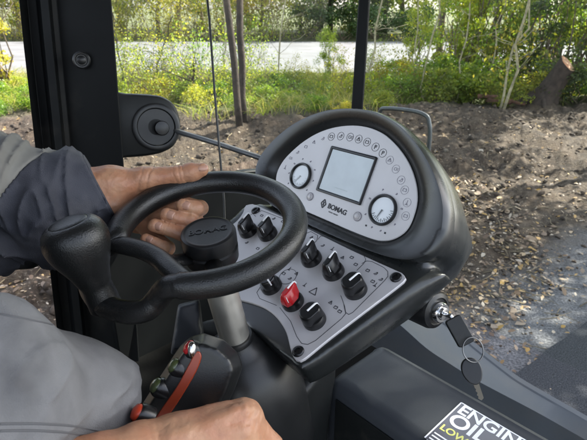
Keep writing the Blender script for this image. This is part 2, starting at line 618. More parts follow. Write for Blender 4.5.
def _f(op, a, c):
    x = t.nodes.new('ShaderNodeMath'); x.operation = op
    for i, k in enumerate((a, c)):
        if isinstance(k, (int, float)): x.inputs[i].default_value = k
        else: t.links.new(k, x.inputs[i])
    return x.outputs[0]
c = _m(_r(_n(2.2), .35, .65), (.025, .016, .0095), (.066, .044, .027))
c = _m(_r(_n(14), .5, .75), c, (.105, .078, .05))
c = _m(_r(_n(45, 3), .6, .72), c, (.22, .19, .15))
sx = t.nodes.new('ShaderNodeSeparateXYZ'); t.links.new(tc.outputs['Object'], sx.inputs[0])
s_ = _f('ADD', _f('ADD', _f('MULTIPLY', sx.outputs[0], float(EN[0])), _f('MULTIPLY', sx.outputs[1], float(EN[1]))), float(-(E1 @ EN)))
s_ = _f('ADD', s_, _f('MULTIPLY', _f('SUBTRACT', _n(1.5), .5), .9))
gr = _m(_r(_n(60, 3), .4, .65), (.075, .076, .082), (.20, .20, .21))
c = _m(_r(s_, .35, .95), gr, c)
xc = t.nodes.new('ShaderNodeClamp'); t.links.new(_f('MULTIPLY', _f('SUBTRACT', sx.outputs[0], .6), .7), xc.inputs[0]); xc.inputs[2].default_value = 2.2
yy = _f('ADD', _f('SUBTRACT', sx.outputs[1], xc.outputs[0]), _f('MULTIPLY', _f('SUBTRACT', _n(.6), .5), 4.0))
veg = _m(_r(_n(5), .35, .7), (.05, .065, .018), (.12, .12, .045))
c = _m(_r(yy, 9.0, 10.4), c, veg)
t.links.new(c, b.inputs['Base Color'])
bp = t.nodes.new('ShaderNodeBump'); bp.inputs['Strength'].default_value = .9; bp.inputs['Distance'].default_value = .05
t.links.new(_n(22, 8, .65), bp.inputs['Height']); t.links.new(bp.outputs[0], b.inputs['Normal'])
tag(obj('ground', (V, [tuple(f) for f in q] + cap), gm, smooth=180), kind='structure')

def arr(a): return np.array([*a, 0.0])
mb = MB()
poly = [E1 - ED * 40, E2 + ED * 60, E2 + ED * 60 - EN * 7, E1 - ED * 40 - EN * 7]
edge = [E1 + ED * s + EN * (.035 * vnoise(np.array([s * 1.7, 0.]), 4) + .015 * vnoise(np.array([s * 9., 0.]), 6)) for s in np.linspace(-6, 14, 260)]
pl = [poly[0]] + edge + poly[1:]
mb.loft([[(*p, .004) for p in pl], [(*p, .05) for p in pl]])
tag(obj('asphalt_lane', mb, M['tarmac'], smooth=0), kind='structure')
mb = MB()
xs = np.linspace(-70, 70, 90)
r0 = [(x, 17.1 + .25 * vnoise(np.array([x * .5, 1.])), .225 + .0006 * 0) for x in xs]
r1 = [(x, 33.0 + .25 * vnoise(np.array([x * .5, 7.])), .26) for x in xs]
mb.add(r0 + r1, [(i, i + 1, 91 + i, 90 + i) for i in range(89)])
for k in range(len(mb.V)): mb.V[k] = (mb.V[k][0], mb.V[k][1], mb.V[k][2] + .004)
tag(obj('road', mb, M['road'], smooth=0), kind='structure')

# ------------------------------------------------------------------ leaves
def leaf_arrays(cen, size, droop=.0, ratio=.55, nrm_up=.0):
    n = len(cen)
    a = rng.normal(size=(n, 3)); a[:, 2] -= droop
    a /= np.linalg.norm(a, axis=1)[:, None]
    u = rng.normal(size=(n, 3)); u[:, 2] += nrm_up
    b = np.cross(u, a); b /= np.linalg.norm(b, axis=1)[:, None]
    c = np.cross(a, b)
    s = (size * rng.uniform(.6, 1.3, n))[:, None]
    w_ = s * ratio * .5
    v0 = cen; v2 = cen + a * s; mid = cen + a * s * .45 + c * s * .08
    V = np.stack([v0, mid + b * w_, v2, mid - b * w_], 1).reshape(-1, 3)
    F = np.arange(4 * n).reshape(n, 4)
    return V, F

def fastmesh(name, V, F, m):
    me = bpy.data.meshes.new(name)
    V = np.asarray(V, np.float32); F = np.asarray(F, np.int32)
    k = F.shape[1]
    me.vertices.add(len(V)); me.vertices.foreach_set('co', V.ravel())
    me.loops.add(F.size); me.loops.foreach_set('vertex_index', F.ravel())
    me.polygons.add(len(F)); me.polygons.foreach_set('loop_start', np.arange(len(F), dtype=np.int32) * k)
    me.update(calc_edges=True)
    if m: me.materials.append(m)
    return me

def clumps(n, R, H, z0, clump=.35, nc=26, hollow=.45):
    """points in uneven clumps filling an ellipsoid of radius R, height H based at z0"""
    cs = []
    while len(cs) < nc:
        p = rng.uniform(-1, 1, 3)
        r = np.linalg.norm(p)
        if hollow < r < 1 or (r < 1 and rng.random() < .35): cs.append(p)
    cs = np.array(cs) * np.array([R, R, H / 2]) * rng.uniform(.75, 1.1, (nc, 1)) + np.array([0, 0, z0 + H / 2])
    k = rng.choice(nc, n, p=nrm_p(rng.uniform(.3, 1.2, nc)))
    rr = clump * rng.uniform(.6, 1.4, nc)[k][:, None]
    d = rng.normal(size=(n, 3)); d *= (rng.random((n, 1)) ** .4) / np.linalg.norm(d, axis=1)[:, None]
    pts = cs[k] + d * rr * np.array([1, 1, .7])
    pts[:, 2] = np.maximum(pts[:, 2], .02)
    return pts, cs
def nrm_p(v): return v / v.sum()

def wood(mb, base, top, r0, r1, wig=.05, n=7, seg=7):
    base, top = np.asarray(base, float), np.asarray(top, float)
    L = np.linalg.norm(top - base)
    path = [base + (top - base) * i / n + (rng.normal(size=3) * wig * L * (0 if i in (0,) else 1) * .35) for i in range(n + 1)]
    mb.tube(path, list(np.linspace(r0, r1, n + 1)), n=seg)
    return path

def wood_mesh(name, mb, m):
    me = bpy.data.meshes.new(name)
    me.from_pydata(mb.V, [], mb.F)
    me.polygons.foreach_set('use_smooth', [True] * len(me.polygons))
    me.materials.append(m)
    return me

def plant_thing(name, label, cat, group, loc, rz, sc, parts):
    o = empty(name, loc, label, cat, group, mw=Matrix.Translation(Vector([float(a) for a in loc])) @ Matrix.Rotation(rz, 4, 'Z') @ Matrix.Diagonal((sc[0], sc[0], sc[1], 1)))
    for pn, me in parts:
        c = bpy.data.objects.new(pn, me)
        link(c, o)
    return o

# mesh stock
BUSH = {}
def make_bush(key, m, n, R, H, leaf, cl, stems=9, twm='twig', z0=.05, hollow=.4):
    pts, cs = clumps(n, R, H, z0, cl, 24, hollow)
    V, F = leaf_arrays(pts, leaf, .2)
    mb = MB()
    for i in range(stems):
        c_ = cs[rng.integers(len(cs))]
        wood(mb, (rng.normal() * .06, rng.normal() * .06, -.1), c_, .012 * H + .004, .003, .12, 5, 5)
    BUSH[key] = [('foliage', fastmesh(key + ' foliage', V, F, M[m])), ('stem', wood_mesh(key + ' stems', mb, M[twm]))]
for k in range(3): make_bush(f'shrub a{k}', 'leaf_a', 1900, .75, .95, .085, .24)
for k in range(2): make_bush(f'shrub b{k}', 'leaf_b', 1500, .75, .95, .08, .24)
make_bush('shrub d', 'leaf_d', 2200, .9, 1.2, .09, .28)
for k in range(3): make_bush(f'tall a{k}', 'leaf_a', 3800, 1.5, 4.2, .12, .42, 12, 'bark', .1)
make_bush('tall d', 'leaf_d', 4200, 1.5, 4.4, .12, .42, 12, 'bark', .1)
make_bush('tall b', 'leaf_b', 3000, 1.4, 4.0, .11, .40, 12, 'bark', .1)

TREE = {}
def make_tree(key, m, n, R, H, z0, leaf, cl, trunk_r, bark):
    pts, cs = clumps(n, R, H, z0, cl, 40, .4)
    V, F = leaf_arrays(pts, leaf, .3)
    mb = MB()
    tp = wood(mb, (0, 0, -.2), (rng.normal() * .2, rng.normal() * .2, z0 + H * .8), trunk_r, .03, .03, 8, 9)
    for i in range(16):
        c_ = cs[rng.integers(len(cs))]
        k = int(np.clip(c_[2] / (z0 + H * .8) * 8 - 1, 1, 7))
        wood(mb, tp[k], c_, trunk_r * .3, .008, .1, 5, 5)
    TREE[key] = [('crown', fastmesh(key + ' crown', V, F, M[m])), ('trunk', wood_mesh(key + ' trunk', mb, M[bark]))]
make_tree('wood a', 'leaf_a', 6500, 2.6, 7.5, .3, .20, .75, .16, 'bark')
make_tree('wood d', 'leaf_d', 7500, 2.7, 7.5, .3, .20, .8, .18, 'bark_dark')
make_tree('wood b', 'leaf_b', 4200, 2.5, 7.0, .5, .19, .7, .14, 'bark')
make_tree('wood y', 'leaf_y', 4200, 2.3, 6.0, .6, .19, .6, .13, 'bark_dark')
# bare twiggy thicket
mb = MB()
for i in range(42):
    b0 = np.array([rng.uniform(-2, 2), rng.uniform(-.8, .8), -.1])
    p_ = wood(mb, b0, b0 + np.array([rng.normal() * .8, rng.normal() * .5, rng.uniform(1.2, 3.6)]), .022, .006, .1, 5, 4)
    for j in range(3):
        q_ = p_[rng.integers(1, 5)]
        wood(mb, q_, q_ + np.array([rng.normal() * .6, rng.normal() * .4, rng.uniform(.1, .9)]), .009, .004, .1, 3, 3)
lp = np.stack([rng.uniform(-2.2, 2.2, 2400), rng.uniform(-.9, .9, 2400), rng.uniform(.1, 3.4, 2400)], 1)
Vl, Fl = leaf_arrays(lp, .13, .3)
THICK = [('branch', wood_mesh('thicket twigs', mb, M['twig'])), ('foliage', fastmesh('thicket leaves', Vl, Fl, M['leaf_b']))]

def at(px, y, z=None):
    d = y * math.cos(PITCH) + (CAM[2] - (z if z is not None else .2)) * math.sin(PITCH)
    x = (px - CX) / FPX * d
    return np.array([x, y, float(hgt(x, y)) if z is None else z])

# beyond the road: wood edge
names = {'wood a': 'green leafy tree in the wood edge beyond the pale road', 'wood d': 'dark green dense tree in the wood edge beyond the road',
         'wood b': 'thin yellow green tree in the wood edge beyond the road', 'wood y': 'autumn yellow tree beyond the road above the twin dark trunks'}
far = [(-60, 33, 'wood a'), (-10, 34.5, 'wood d'), (60, 33.5, 'wood b'), (120, 35, 'wood a'), (160, 33.5, 'wood b'), (205, 36, 'wood a'), (262, 33.2, 'wood y'),
       (300, 34.5, 'wood b'), (330, 33, 'wood d'), (352, 34.5, 'wood a'), (385, 33.5, 'wood d'), (425, 34, 'wood b'), (470, 33, 'wood a'), (520, 34.5, 'wood d'), (565, 33, 'wood a'), (620, 34, 'wood a'), (680, 33.5, 'wood d')]
for k, (px, y, key) in enumerate(far):
    p = at(px, y + 3.2)
    plant_thing('woodland_tree', names[key], 'tree', 'trees in the wood edge beyond the road', p, rng.uniform(0, 6.28), (rng.uniform(.9, 1.15), rng.uniform(.9, 1.2)), TREE[key])
for k, (px, y, key) in enumerate([(-90, 41, 'wood d'), (20, 42, 'wood a'), (100, 41, 'wood d'), (180, 42, 'wood d'), (250, 41, 'wood a'), (320, 42, 'wood d'), (400, 41, 'wood a'), (480, 42, 'wood d'), (560, 41, 'wood d'), (650, 42, 'wood a')]):
    plant_thing('woodland_tree', 'tall tree standing deeper in the wood behind the front row beyond the road', 'tree', 'trees deeper in the wood', at(px, y + 3.2), rng.uniform(0, 6.28), (1.5, 1.5), TREE[key])
for k, (px, y) in enumerate([(30, 31.6), (95, 31.4), (150, 31.8), (200, 31.5), (245, 31.9), (290, 31.6)]):
    plant_thing('bare_thicket', 'tangle of dry bare twigs along the far verge of the road', 'thicket', 'bare thickets on the far verge', at(px, y + 3.2), rng.uniform(-.2, .2), (1.0, 1.0), THICK)
for px, y in [(345, 31.5), (375, 31.8), (410, 31.5), (312, 32)]:
    plant_thing('verge_shrub', 'dark green shrub on the far verge of the pale road', 'shrub', 'shrubs on the far verge', at(px, y + 3.2), rng.uniform(0, 6), (1.9, 1.9), BUSH['shrub d'])

# near side of the road: undergrowth
ka = ['shrub a0', 'shrub a1', 'shrub a2', 'shrub b0', 'shrub b1', 'shrub d']
wt = [.24, .24, .2, .16, .1, .06]
for row, (y, hs, n) in enumerate([(15.4, .34, 17), (14.3, .42, 17), (13.0, .50, 17), (11.9, .52, 18), (10.9, .46, 16), (10.0, .36, 15), (9.3, .26, 13)]):
    for i in range(n):
        px = -30 + (660 / n) * (i + rng.uniform(.1, .9))
        yv = y + rng.uniform(-.4, .4)
        if row >= 4 and (px > 385 or (row >= 5 and rng.random() < .25)): continue
        key = ka[rng.choice(6, p=wt)]
        s = hs * rng.uniform(.75, 1.25)
        if px > 385 and row < 4: s *= 1.6
        lab = {'a': 'fresh green shrub', 'b': 'yellow green shrub', 'd': 'dark green shrub'}[key.split()[1][0]]
        where = ('left of the black pillar' if px < 20 else 'between pillar and twin trunks' if px < 232 else 'between twin trunks and black post' if px < 360 else 'among the thin saplings right of the black post')
        plant_thing('shrub', f'{lab} in the undergrowth {where}', 'shrub', f'undergrowth shrubs {where}', at(px, yv), rng.uniform(0, 6.28), (s * 1.25, s), BUSH[key])
for k in range(3):
    mbt = MB(); tips = []
    for i in range(13):
        b0_ = np.array([rng.normal() * .25, rng.normal() * .2, -.08])
        pth_ = wood(mbt, b0_, b0_ * 1.5 + np.array([rng.normal() * .45, rng.normal() * .35, rng.uniform(.8, 2.0)]), .011, .003, .12, 6, 4)
        for j in range(4):
            q_ = pth_[rng.integers(2, 6)]
            e_ = q_ + np.array([rng.normal() * .28, rng.normal() * .25, rng.uniform(.05, .4)])
            wood(mbt, q_, e_, .005, .002, .1, 3, 3); tips += [e_, (e_ + q_) / 2, pth_[-1]]
    tips = np.array(tips)
    Vt, Ft = leaf_arrays(tips[rng.integers(len(tips), size=1000)] + rng.normal(size=(1000, 3)) * .11, .062, .3)
    BUSH[f'twiggy {k}'] = [('foliage', fastmesh(f'twiggy {k} foliage', Vt, Ft, M[('leaf_b', 'leaf_a', 'leaf_b')[k]])), ('stem', wood_mesh(f'twiggy {k} stems', mbt, M['twig']))]
for k in range(30):
    if k > 20 and k % 2: continue
    px, y = 105 + 400 * (k + rng.uniform(.1, .9)) / 30, rng.uniform(10.6, 15.0)
    sc0 = rng.uniform(.6, 1.0) * (.62 if 245 < px < 350 else 1.0)
    where = 'between pillar and twin trunks' if px < 232 else 'between twin trunks and black post' if px < 360 else 'among the saplings right of the black post'
    plant_thing('twiggy_shrub', f'loose twiggy shrub with sparse small leaves {where}', 'shrub', f'twiggy shrubs {where}', at(px, y), rng.uniform(0, 6.28), (sc0, sc0 * rng.uniform(.8, 1.15)), BUSH[f'twiggy {k % 3}'])
# tall leafy growth at right and left ends
tall = [(446, 13.8, 'tall b', .6), (418, 15.2, 'tall b', .55), (462, 15.4, 'tall b', .8), (474, 14.4, 'tall b', .9), (498, 14.9, 'tall a1', .9), (530, 14.0, 'tall a2', .95), (566, 13.0, 'tall d', .9), (598, 12.4, 'tall a0', 1.0),
        (630, 12.5, 'tall a1', 1.0), (450, 16.2, 'tall a2', .8), (545, 15.8, 'tall d', 1.0), (590, 15, 'tall a1', 1.1), (5, 14.2, 'tall b', .75), (-30, 13.5, 'tall a0', .9), (330, 15.9, 'tall a1', .33)]
tl = {'tall a': 'tall fresh green bush', 'tall b': 'tall yellow green bush', 'tall d': 'tall dark green bush'}
for px, y, key, s in tall:
    where = 'left of the black pillar' if px < 60 else 'beside the pale road, right of the black post' if px < 480 else 'behind the sawn tree stump'
    plant_thing('tall_bush', f'{tl[key[:6]]} {where}', 'bush', f'tall bushes {where}', at(px, y), rng.uniform(0, 6.28), (s * rng.uniform(.8, 1), s * rng.uniform(.9, 1.2)), BUSH[key])

make_tree('shade a', 'leaf_a', 5200, 2.4, 6.0, 3.4, .17, .6, .13, 'bark')
make_tree('shade d', 'leaf_d', 5200, 2.5, 6.5, 3.2, .17, .65, .15, 'bark_dark')
for px, y, key, lab in [(437, 17.0, 'shade a', 'tall leafy tree over the saplings, nearest to the black post'), (490, 16.6, 'shade d', 'tall dark tree behind the two pale stems left of the stump'), (552, 16.2, 'shade a', 'tall leafy tree rising behind the sawn stump'),
                        (600, 13.6, 'shade d', 'tall dark tree at the right edge behind the stump'), (650, 12.0, 'shade a', 'tall leafy tree just outside the right edge'), (760, 7.8, 'shade d', 'unseen dark shade tree added right of the asphalt lane'), (800, 6.3, 'shade d', 'unseen dense shade tree added nearest to the asphalt lane on the right'), (1010, 5.4, 'shade d', 'unseen dark shade tree added beyond the asphalt lane, furthest right'), (890, 4.6, 'shade d', 'unseen dark shade tree added at the far side of the asphalt lane, closest to the cab')]:  # last four stand out of view, added to shade the near ground
    plant_thing('tall_tree', lab, 'tree', 'tall trees on the right', at(px, y), rng.uniform(0, 6.28), (rng.uniform(.9, 1.1), rng.uniform(.95, 1.15)), TREE[key])
# slender saplings
def sapling(px, y, lean, hgt_, r, m, label, leaves=True, group='thin saplings by the road'):
    p = at(px, y)
    o = empty('sapling', p, label, 'sapling', group)
    mb = MB()
    top = p + np.array([lean, rng.normal() * .2, hgt_])
    path = wood(mb, p - np.array([0, 0, .1]), top, r, r * .45, .035, 9, 7)
    tips = []
    for j in range(12):
        k = rng.integers(2, 9)
        e = path[k] + np.array([rng.normal() * .45, rng.normal() * .45, rng.uniform(.1, .6)])
        wood(mb, path[k], e, r * .32, .003, .1, 4, 4)
        tips.append(e); tips.append((e + path[k]) / 2)
    obj('trunk', mb, m, o, smooth=180)
    if leaves:
        tips = np.array(tips)
        c_ = tips[rng.integers(len(tips), size=420)] + rng.normal(size=(420, 3)) * .22
        V_, F_ = leaf_arrays(c_, .085, .3)
        obj('crown', (V_, F_), M['leaf_b' if rng.random() < .5 else 'leaf_a'], o, smooth=0)
    return o
for px, y, lean in [(426, 11.9, .1), (456, 11.9, .05), (487, 12.8, .1), (414, 13, -.1)]:
    sapling(px, y, lean, rng.uniform(3.6, 4.6), rng.uniform(.018, .028), M['bark_pale'], 'thin pale sapling standing between the black post and the stump')
sapling(503, 10.7, .25, 4.2, .032, M['bark_pale'], 'tallest pale sapling stem just left of the sawn stump', False)
sapling(500, 10.9, .45, 4.2, .026, M['bark_pale'], 'second pale stem leaning beside the one left of the stump', True)
sapling(369, 12.0, .12, 4.0, .026, M['bark_pale'], 'pale slender stem close right of the black window post', False)
sapling(278, 15.5, .35, 4.0, .026, M['bark_pale'], 'pale slender stem leaning right over the road, left of the black post', False)
sapling(124, 13.0, -.05, 3.5, .024, M['bark_dark'], 'dark thin stem right beside the black pillar', False)
sapling(148, 12.5, .75, 1.9, .022, M['bark_dark'], 'short dark twig leaning right in front of the pale road', False)
sapling(187, 12.8, .35, 1.7, .024, M['bark_dark'], 'short dark twig leaning slightly over the grass in front of the road', False)
sapling(193, 10.9, .10, .85, .04, M['bark_dark'], 'short broken dark stick above the earth bank', False)
sapling(226, 13.5, .1, 2.8, .02, M['bark_pale'], 'pale stem close left of the twin dark trunks', False)
for px0, y, lean, lab in [(240, 8.6, -.27, 'left one of the twin slim dark trunks at the earth bank'), (245, 8.9, -.05, 'right one of the twin slim dark trunks at the earth bank')]:
    p = at(px0, y)
    o = empty('slim_tree', p, lab, 'tree', 'twin slim dark trunks')
    mb = MB()
    path = wood(mb, p - np.array([0, 0, .1]), p + np.array([lean, .1, 4.6]), .062, .05, .012, 9, 10)
    for j in range(6):
        k = rng.integers(5, 9)
        wood(mb, path[k], path[k] + np.array([rng.normal() * .7, rng.normal() * .5, .7]), .018, .004, .1, 4, 5)
    obj('trunk', mb, M['bark_dark'], o, smooth=180)
    c_ = np.array(path[8])[None] + rng.normal(size=(500, 3)) * np.array([.7, .6, .5])
    obj('crown', leaf_arrays(c_, .09), M['leaf_y'], o, smooth=0)

# sawn stump, leaning right
p = at(541, 11.5)
o = empty('tree_stump', p, 'dark sawn tree stump leaning right on top of the earth bank', 'stump')
ax = nrm(np.array([.42, -.05, .95]))
f = frame_n(p, ax)
rings = []
for i, (h_, r_) in enumerate([(-.25, .42), (-.05, .38), (.12, .30), (.30, .255), (.55, .225), (.78, .205), (.98, .20)]):
    ring = []
    for q_ in np.linspace(0, 2 * math.pi, 36, endpoint=False):
        rr = r_ * (1 + .10 * math.sin(3 * q_ + 1 + h_) * (1 if h_ > .2 else 2.4) + .07 * vnoise(np.array([q_ * 4, h_ * 3.])) + .05 * vnoise(np.array([q_ * 9, h_ * 5.]), 3))
        ring.append(f.w(rr * math.cos(q_), rr * math.sin(q_), h_ + (-.04 * math.cos(q_) + .10 * math.sin(q_) if i == 6 else 0)))
    rings.append(ring)
mb = MB().loft(rings, True, False)
for a_, L in ((3.4, .30), (.2, .22), (4.4, .28)):
    wood(mb, p + np.array([math.cos(a_) * .2, math.sin(a_) * .2, .18]), p + np.array([math.cos(a_) * (L + .3), math.sin(a_) * (L + .3), .0]), .09, .02, .1, 5, 8)
tr = obj('trunk', mb, M['bark_dark'], o, smooth=60)
top = rings[-1]
cen = np.mean(top, 0) + ax * .004
obj('cut_face', MB().loft([[v + ax * .001 for v in top], [cen + (np.array(v) - cen) * .94 + ax * .006 for v in top], [cen + (np.array(v) - cen) * .4 + ax * .008 for v in top]], False, True), M['cutwood'], o)
p2 = at(500, 11.4)
o = empty('fallen_log', p2, 'broken reddish root wood lying left of the stump', 'log')
mb = MB()
for k in range(9):
    b0 = p2 + np.array([rng.uniform(-.45, .55), rng.uniform(-.2, .2), .03 + .03 * k * rng.random()])
    a_ = rng.normal(size=3) * np.array([.25, .12, .07])
    wood(mb, b0 - a_ * .8, b0 + a_, rng.uniform(.03, .06), .025, .08, 4, 6)
obj('branch', mb, mat('reddish torn wood', (.13, .065, .042), .9, var=.4, vscale=8, bump=.6, bscale=40, bdist=.01), o)

# grass, litter, clods: uncountable stuff
n = 60000
gxs = rng.uniform(-13, 14, n); gys = 8.8 + 7.6 * rng.random(n) ** .8
keep = (fbm(np.stack([gxs, gys], -1) * .8, 3, 31) > -.15) & ~((gxs > 1.6) & (gys < 11.2)) & (gys > 9.2 + .8 * vnoise(np.stack([gxs, gxs * 0], -1) * .8, 77))
gxs, gys = gxs[keep], gys[keep]; n = len(gxs)
b0 = np.stack([gxs, gys, hgt(gxs, gys) - .02], 1)
L = rng.uniform(.15, .5, n)[:, None]
dr = rng.normal(size=(n, 3)) * .45; dr[:, 2] = 1; dr /= np.linalg.norm(dr, axis=1)[:, None]
sd_ = np.cross(dr, rng.normal(size=(n, 3))); sd_ /= np.linalg.norm(sd_, axis=1)[:, None]
bend = dr.copy(); bend[:, :2] *= 2.2
tip = b0 + bend * L * .9
mdp = b0 + dr * L * .55
wv_ = rng.uniform(.003, .007, n)[:, None]
Vg = np.stack([b0 - sd_ * wv_, b0 + sd_ * wv_, mdp + sd_ * wv_, mdp - sd_ * wv_, tip + sd_ * .001, tip - sd_ * .001], 1).reshape(-1, 3)
i0 = np.arange(n)[:, None] * 6
Fg = np.concatenate([i0 + np.array([[0, 1, 2, 3]]), i0 + np.array([[3, 2, 4, 5]])])
g_ = bpy.data.objects.new('grass', fastmesh('grass', Vg, Fg, M['grass']))
link(g_); tag(g_, 'long green and straw coloured grass between the earth and the road', 'grass', kind='stuff')
def litter_at(n, fx):
    pts = []
    while len(pts) < n:
        x, y = fx()
        pts.append((x, y))
    return np.array(pts)
def fx():
    while True:
        d = rng.uniform(1.8, 11.5) if rng.random() < .55 else rng.uniform(2.2, 7)
        a = rng.uniform(-.62, .66)
        x, y = d * math.sin(a), d * math.cos(a)
        s = float(side(x, y))
        if s < -.5: continue
        dens = (1.0 if s > .35 else .2 if s > 0 else .008) * (1.0 if x > .8 else .5) * (.35 + .65 * (vnoise(np.array([x * 1.1, y * 1.1]), 55) > -.1))
        if d > 7: dens *= .8
        if rng.random() < dens: return x, y
lp = litter_at(9000, fx)
lz = hgt(lp[:, 0], lp[:, 1]) + .012 + .05 * (side(lp[:, 0], lp[:, 1]) < 0) * 1.0 + .012 * rng.random(len(lp))
n = len(lp)
a = rng.uniform(0, 6.283, n)
tl_ = rng.normal(size=(n, 2)) * .3
dx = np.stack([np.cos(a), np.sin(a), tl_[:, 0]], 1); dy = np.stack([-np.sin(a), np.cos(a), tl_[:, 1]], 1)
s = np.clip(.013 * np.exp(rng.normal(size=n) * .5), .005, .042)[:, None]
c_ = np.stack([lp[:, 0], lp[:, 1], lz], 1)
ks = [(-1.1, 0, 0), (-.4, -.62, .16), (.45, -.5, .12), (1.15, 0, .1), (.45, .5, .2), (-.4, .62, .22)]
Vl = np.stack([c_ + s * (dx * k0 + dy * k1) + np.array([0, 0, 1]) * s * k2 for k0, k1, k2 in ks], 1).reshape(-1, 3)
g_ = bpy.data.objects.new('leaf_litter', fastmesh('leaf litter', Vl, np.arange(6 * n).reshape(n, 6), M['litter']))
link(g_); tag(g_, 'tan, yellow and pale fallen leaves scattered over the dark earth', 'fallen leaves', kind='stuff')
tw = MB()
for k in range(420):
    x, y = fx()
    a_ = rng.uniform(0, 6.28); L_ = rng.uniform(.06, .35)
    e0 = np.array([x, y, float(hgt(x, y)) + .012]); x2, y2 = x + L_ * math.cos(a_), y + L_ * math.sin(a_)
    e1 = np.array([x2, y2, float(hgt(x2, y2)) + .015 + .03 * rng.random()])
    r_ = rng.uniform(.002, .006)
    tw.tube([e0, (e0 + e1) / 2 + rng.normal(size=3) * .015, e1], [r_, r_ * .8, r_ * .4], 5)
tag(obj('fallen_twigs', tw, M['twig'], smooth=180), 'small dry twigs lying scattered on the earth', 'twigs', kind='stuff')
bm = bmesh.new(); bmesh.ops.create_icosphere(bm, subdivisions=1, radius=1)
iv = np.array([v.co for v in bm.verts]); iF = np.array([[v.index for v in f_.verts] for f_ in bm.faces]); bm.free()
Vc, Fc = [], []
for k in range(2600):
    d = 1.9 * (6.5 ** rng.random()); a_ = rng.uniform(-.62, .66)
    x, y = d * math.sin(a_), d * math.cos(a_)
    s_d = float(side(x, y))
    if s_d < .15 or y > 11: continue
    r_ = rng.uniform(.012, .05) * (1 if rng.random() < .93 else 1.6) * min(1, .35 + s_d * .4) * min(1, .35 + d / 9)
    v_ = iv * (1 + .35 * rng.normal(size=(len(iv), 1))) * r_ * np.array([1, rng.uniform(.6, 1), rng.uniform(.45, .8)])
    c0, k0 = math.cos(k), math.sin(k)
    v_ = v_ @ np.array([[c0, k0, 0], [-k0, c0, 0], [0, 0, 1]]) + np.array([x, y, float(hgt(x, y)) + r_ * .2])
    Fc.append(iF + len(Vc) * len(iv)); Vc.append(v_)
g_ = bpy.data.objects.new('earth_clods', fastmesh('earth clods', np.concatenate(Vc), np.concatenate(Fc), M['clod']))
g_.data.polygons.foreach_set('use_smooth', [True] * len(g_.data.polygons))
link(g_); tag(g_, 'loose brown clods and stones lying on the churned earth bank', 'clods', kind='stuff')
#@END_OUTDOORS

# ================================================================== cab
cab = empty('operator_cab', (-.55, .6, 1.15), 'black steel operator cab with left pillar, window post, panes and front sill', 'vehicle cab')
# wide left pillar: section swept from top to foot
def pil(px0, y0, d0): return P(px0, y0, d0)
prof = [(19, -.05), (27, -.015), (36, -.012), (40, -.03), (48, -.03), (51, -.008), (56, 0.0), (109.5, 0.0), (110.5, .003), (108, .10), (60, .13), (22, .10)]
rings = []
for y0, y1, dd, sh, sc in ((-90, 0, 1.20, -9, 1.03), (40, 0, 1.27, 4, 1.0), (180, 0, 1.36, 20, .94), (330, 0, 1.48, 38, .88), (620, 0, 1.75, 68, .74)):
    rings.append([P(sh + 18 + (a - 18) * sc, y0, dd + b_) for a, b_ in prof])
pl_ = obj('pillar', MB().loft(rings), M['paint_black'], cab, smooth=0, bevel=.003)
f = frame_n(P(81.5, 60, 1.272), P(81.5, 60, 1.0) * 0 - ray(81.5, 60))
obj('bolt', MB().lathe([(.0215, 0), (.0215, .005), (.0185, .0075), (.015, .007), (.0135, .001), (.011, .001), (.0105, .006), (.006, .0085), (.001, .009)], f.o - f.z * .001, f.z, 32), M['plastic_soft'], pl_)
# slim post at the front left corner
rings = []
for y0, dd in ((-260, 1.72), (0, 1.90), (105, 2.0), (330, 2.2), (560, 2.5)):
    x0 = 364.5 - (y0 / 105.0) * 7.0 if y0 < 200 else 357 - (y0 - 105) / 105 * 6.5
    rings.append([P(x0 + a, y0, dd + b_) for a, b_ in ((-6, 0), (5.5, -.006), (6, .03), (-5.5, .04))])
obj('window_post', MB().loft(rings), M['paint_black'], cab, bevel=.004)
PO = P(357, 105, 2.0)
MXp = MX
def cabpt(x, m, z): return PO + MX * x + MF * m + ZZ * (z - PO[2])
mb = MB().box(cabpt(.72, -1.145, 2.80), (.79, 1.125, .05), Fr((0, 0, 0), MX, MF, ZZ))  # roof out of view, edges sized to keep sun off the interior
obj('roof', mb, M['paint_black'], cab, bevel=.02)
mb = MB().box(cabpt(.72, -1.17, 2.742), (.75, 1.05, .006), Fr((0, 0, 0), MX, MF, ZZ))
obj('bounce_headliner', mb, mat('pale grey headliner', (.30, .30, .295), .9, bump=.3, bscale=400), cab, bevel=.003)  # unseen liner added to bounce neutral light down into the cab
mb = MB().box(cabpt(.6, -1.60, 1.19), (.7, 1.1, .03), Fr((0, 0, 0), MX, MF, ZZ))
mb.box(cabpt(.6, -.29, .62), (.7, .24, .03), Fr((0, 0, 0), MX, MF, ZZ))
obj('floor_panel', mb, mat('black rubber floor mat', (.005, .005, .005), .95, spec=.04, bump=.5, bscale=200), cab)
# dark lower side wall under the left pane, inside the cab
fp = Fr(P(116, 200, 1.30), MF, ZZ, MX)
u1 = (PO - fp.o) @ MF
vt = fp.px(170, 187)[1]
mb = MB().prism([(-.05, -.85), (u1 - .03, -.85), (u1 - .03, vt - .12), (.45, vt - .02), (.0, vt), (-.05, vt)], fp, -.05, -.02)
obj('lower_wall', mb, M['paint_black'], cab, bevel=.004)
# glass: left pane and windscreen
fg = Fr(fp.o - MX * .22, MF, ZZ, MX)
ug = (PO - fg.o) @ MF
mb = MB().prism([(.02, vt - .06), (ug - .03, vt - .06), (ug - .03, 1.05), (.02, 1.05)], fg, -.002, .002)
obj('window_pane', mb, M['glass'], cab, smooth=0)
fs = Fr(PO + MX * .03, MX, ZZ, -MF)
mb = MB().prism([(0, -.72), (1.3, -.72), (1.3, 1.05), (0, 1.05)], fs, -.002, .002)
obj('windscreen', mb, M['glass'], cab, smooth=0)
